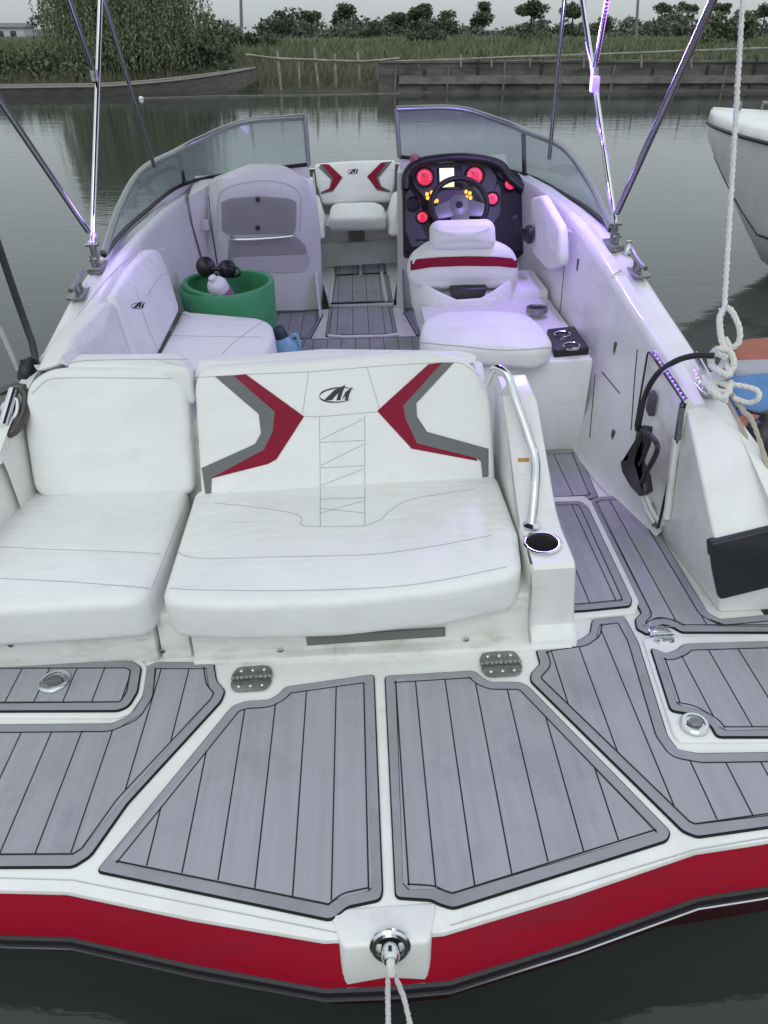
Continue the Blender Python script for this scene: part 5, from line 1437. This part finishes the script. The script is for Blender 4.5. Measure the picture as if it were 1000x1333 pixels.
bm = B(); hexa(bm, [(-.7,-.6,0),(.7,-.6,0),(.7,.6,0),(-.7,.6,0)], [(-.7,-.6,.55),(.7,-.6,.55),(.7,.6,.55),(-.7,.6,.55)], .02); me = finish(bm,'wall',mat('hut_wall',(.20,.20,.19),.8),40); bm.free(); child('wall', me, hut)
bm = B(); hexa(bm, [(-.85,-.75,.55),(.85,-.75,.55),(.85,.75,.55),(-.85,.75,.55)], [(-.8,-.1,.85),(.8,-.1,.85),(.8,.1,.85),(-.8,.1,.85)], .01); me = finish(bm,'roof',mat('hut_roof',(.40,.41,.42),.7),40); bm.free(); child('roof', me, hut)
h0 = atw(14,45,y=110); hs_ = wempty('house', 'low white house with flat grey roof at the far left edge', 'house', (h0.x,h0.y,h0.z-.6))
bm = B(); hexa(bm, [(-3.2,-2,0),(2.4,-2,0),(2.4,2,0),(-3.2,2,0)], [(-3.2,-2,1.35),(2.4,-2,1.35),(2.4,2,1.35),(-3.2,2,1.35)], .02); me = finish(bm,'wall',mat('house_wall',(.55,.56,.56),.8),40); bm.free(); child('wall', me, hs_)
bm = B(); hexa(bm, [(-3.5,-2.3,1.35),(2.7,-2.3,1.35),(2.7,2.3,1.35),(-3.5,2.3,1.35)], [(-3.3,-.2,1.8),(2.5,-.2,1.8),(2.5,.2,1.8),(-3.3,.2,1.8)], .02); me = finish(bm,'roof',mat('house_roof',(.16,.165,.17),.8),40); bm.free(); child('roof', me, hs_)
for k in (-1.9,-.4,1.1):
    bm = B(); box(bm, (k-.35,-2.03,.35), (k+.35,-1.98,1.0), .01); me = finish(bm,'window',mat('window_dark',(.05,.055,.06),.3),40); bm.free(); child('window', me, hs_)

# ================================================================== LIGHT
w = bpy.data.worlds.new('World'); sc.world = w; w.use_nodes = True; nt = w.node_tree
bg = nt.nodes['Background']; sky = nt.nodes.new('ShaderNodeTexSky'); sky.sky_type = 'NISHITA'; sky.sun_disc = False
SE, SR = R(45), R(195)
sky.sun_elevation = SE; sky.sun_rotation = SR; sky.air_density = 1.0; sky.dust_density = 1.0; sky.ozone_density = 2.5
hsv = nt.nodes.new('ShaderNodeHueSaturation'); hsv.inputs['Saturation'].default_value = .42
nt.links.new(sky.outputs[0], hsv.inputs['Color'])
# an even overcast over it: three times as bright overhead as at the horizon
tcw = nt.nodes.new('ShaderNodeTexCoord'); sep = nt.nodes.new('ShaderNodeSeparateXYZ'); nt.links.new(tcw.outputs['Generated'], sep.inputs[0])
cl = nt.nodes.new('ShaderNodeMath'); cl.operation = 'MULTIPLY_ADD'; cl.use_clamp = True; cl.inputs[1].default_value = .58; cl.inputs[2].default_value = .42; pw = nt.nodes.new('ShaderNodeMath'); pw.operation = 'POWER'; pw.inputs[1].default_value = .6; mxz = nt.nodes.new('ShaderNodeMath'); mxz.operation = 'MAXIMUM'; mxz.inputs[1].default_value = 0.0; nt.links.new(sep.outputs['Z'], mxz.inputs[0]); nt.links.new(mxz.outputs[0], pw.inputs[0]); nt.links.new(pw.outputs[0], cl.inputs[0])
ov = nt.nodes.new('ShaderNodeVectorMath'); ov.operation = 'SCALE'; ov.inputs[0].default_value = (8.2,9.0,9.3); nt.links.new(cl.outputs[0], ov.inputs['Scale'])
mxs = nt.nodes.new('ShaderNodeMix'); mxs.data_type = 'RGBA'; mxs.inputs['Factor'].default_value = .82
nt.links.new(hsv.outputs[0], mxs.inputs['A']); nt.links.new(ov.outputs[0], mxs.inputs['B']); nt.links.new(mxs.outputs['Result'], bg.inputs['Color'])
bg.inputs['Strength'].default_value = .14
sl = bpy.data.lights.new('sun', 'SUN'); sl.energy = .7; sl.angle = R(40); sl.color = (.97,1,1)
so_ = bpy.data.objects.new('sun', sl); COL.objects.link(so_)
# Nishita: rotation 0 puts the sun on +Y, turning clockwise seen from above
dirv = V((math.sin(SR)*math.cos(SE), math.cos(SR)*math.cos(SE), math.sin(SE)))
so_.rotation_euler = dirv.to_track_quat('Z', 'Y').to_euler()
# the lit violet LED strips
def lamp(p, e, r=.04, col=(.42,.26,1.0)):
    l = bpy.data.lights.new('led_lamp', 'POINT'); l.energy = e; l.color = col; l.shadow_soft_size = r
    o = bpy.data.objects.new('led_lamp', l); COL.objects.link(o); o.location = HM @ V(p)
d = Rk-Rj
for t in (.15,.55,.95): lamp(Rj+d*t+V((-.20,.05,0)), 15)
for t in (.2,.45): lamp(Rb.lerp(Rt,t)+V((-.12,-.04,0)), .8)
lamp(at(872,490,x=1.09), .35, .02)
lamp(Lb+V((.12,.02,.12)), 2.2, .08)

cam = bpy.data.cameras.new('camera'); co = bpy.data.objects.new('camera', cam); COL.objects.link(co)
cam.sensor_fit = 'VERTICAL'; cam.sensor_height = 36; cam.lens = 36*FX/1333; cam.clip_start = .05; cam.clip_end = 2000
co.matrix_world = Matrix.Translation(CAMW) @ (HM @ CM).to_4x4()
sc.camera = co
vs_ = sc.view_settings; vs_.view_transform = 'Standard'; vs_.look = 'None'; vs_.exposure = -0.12; vs_.gamma = 1
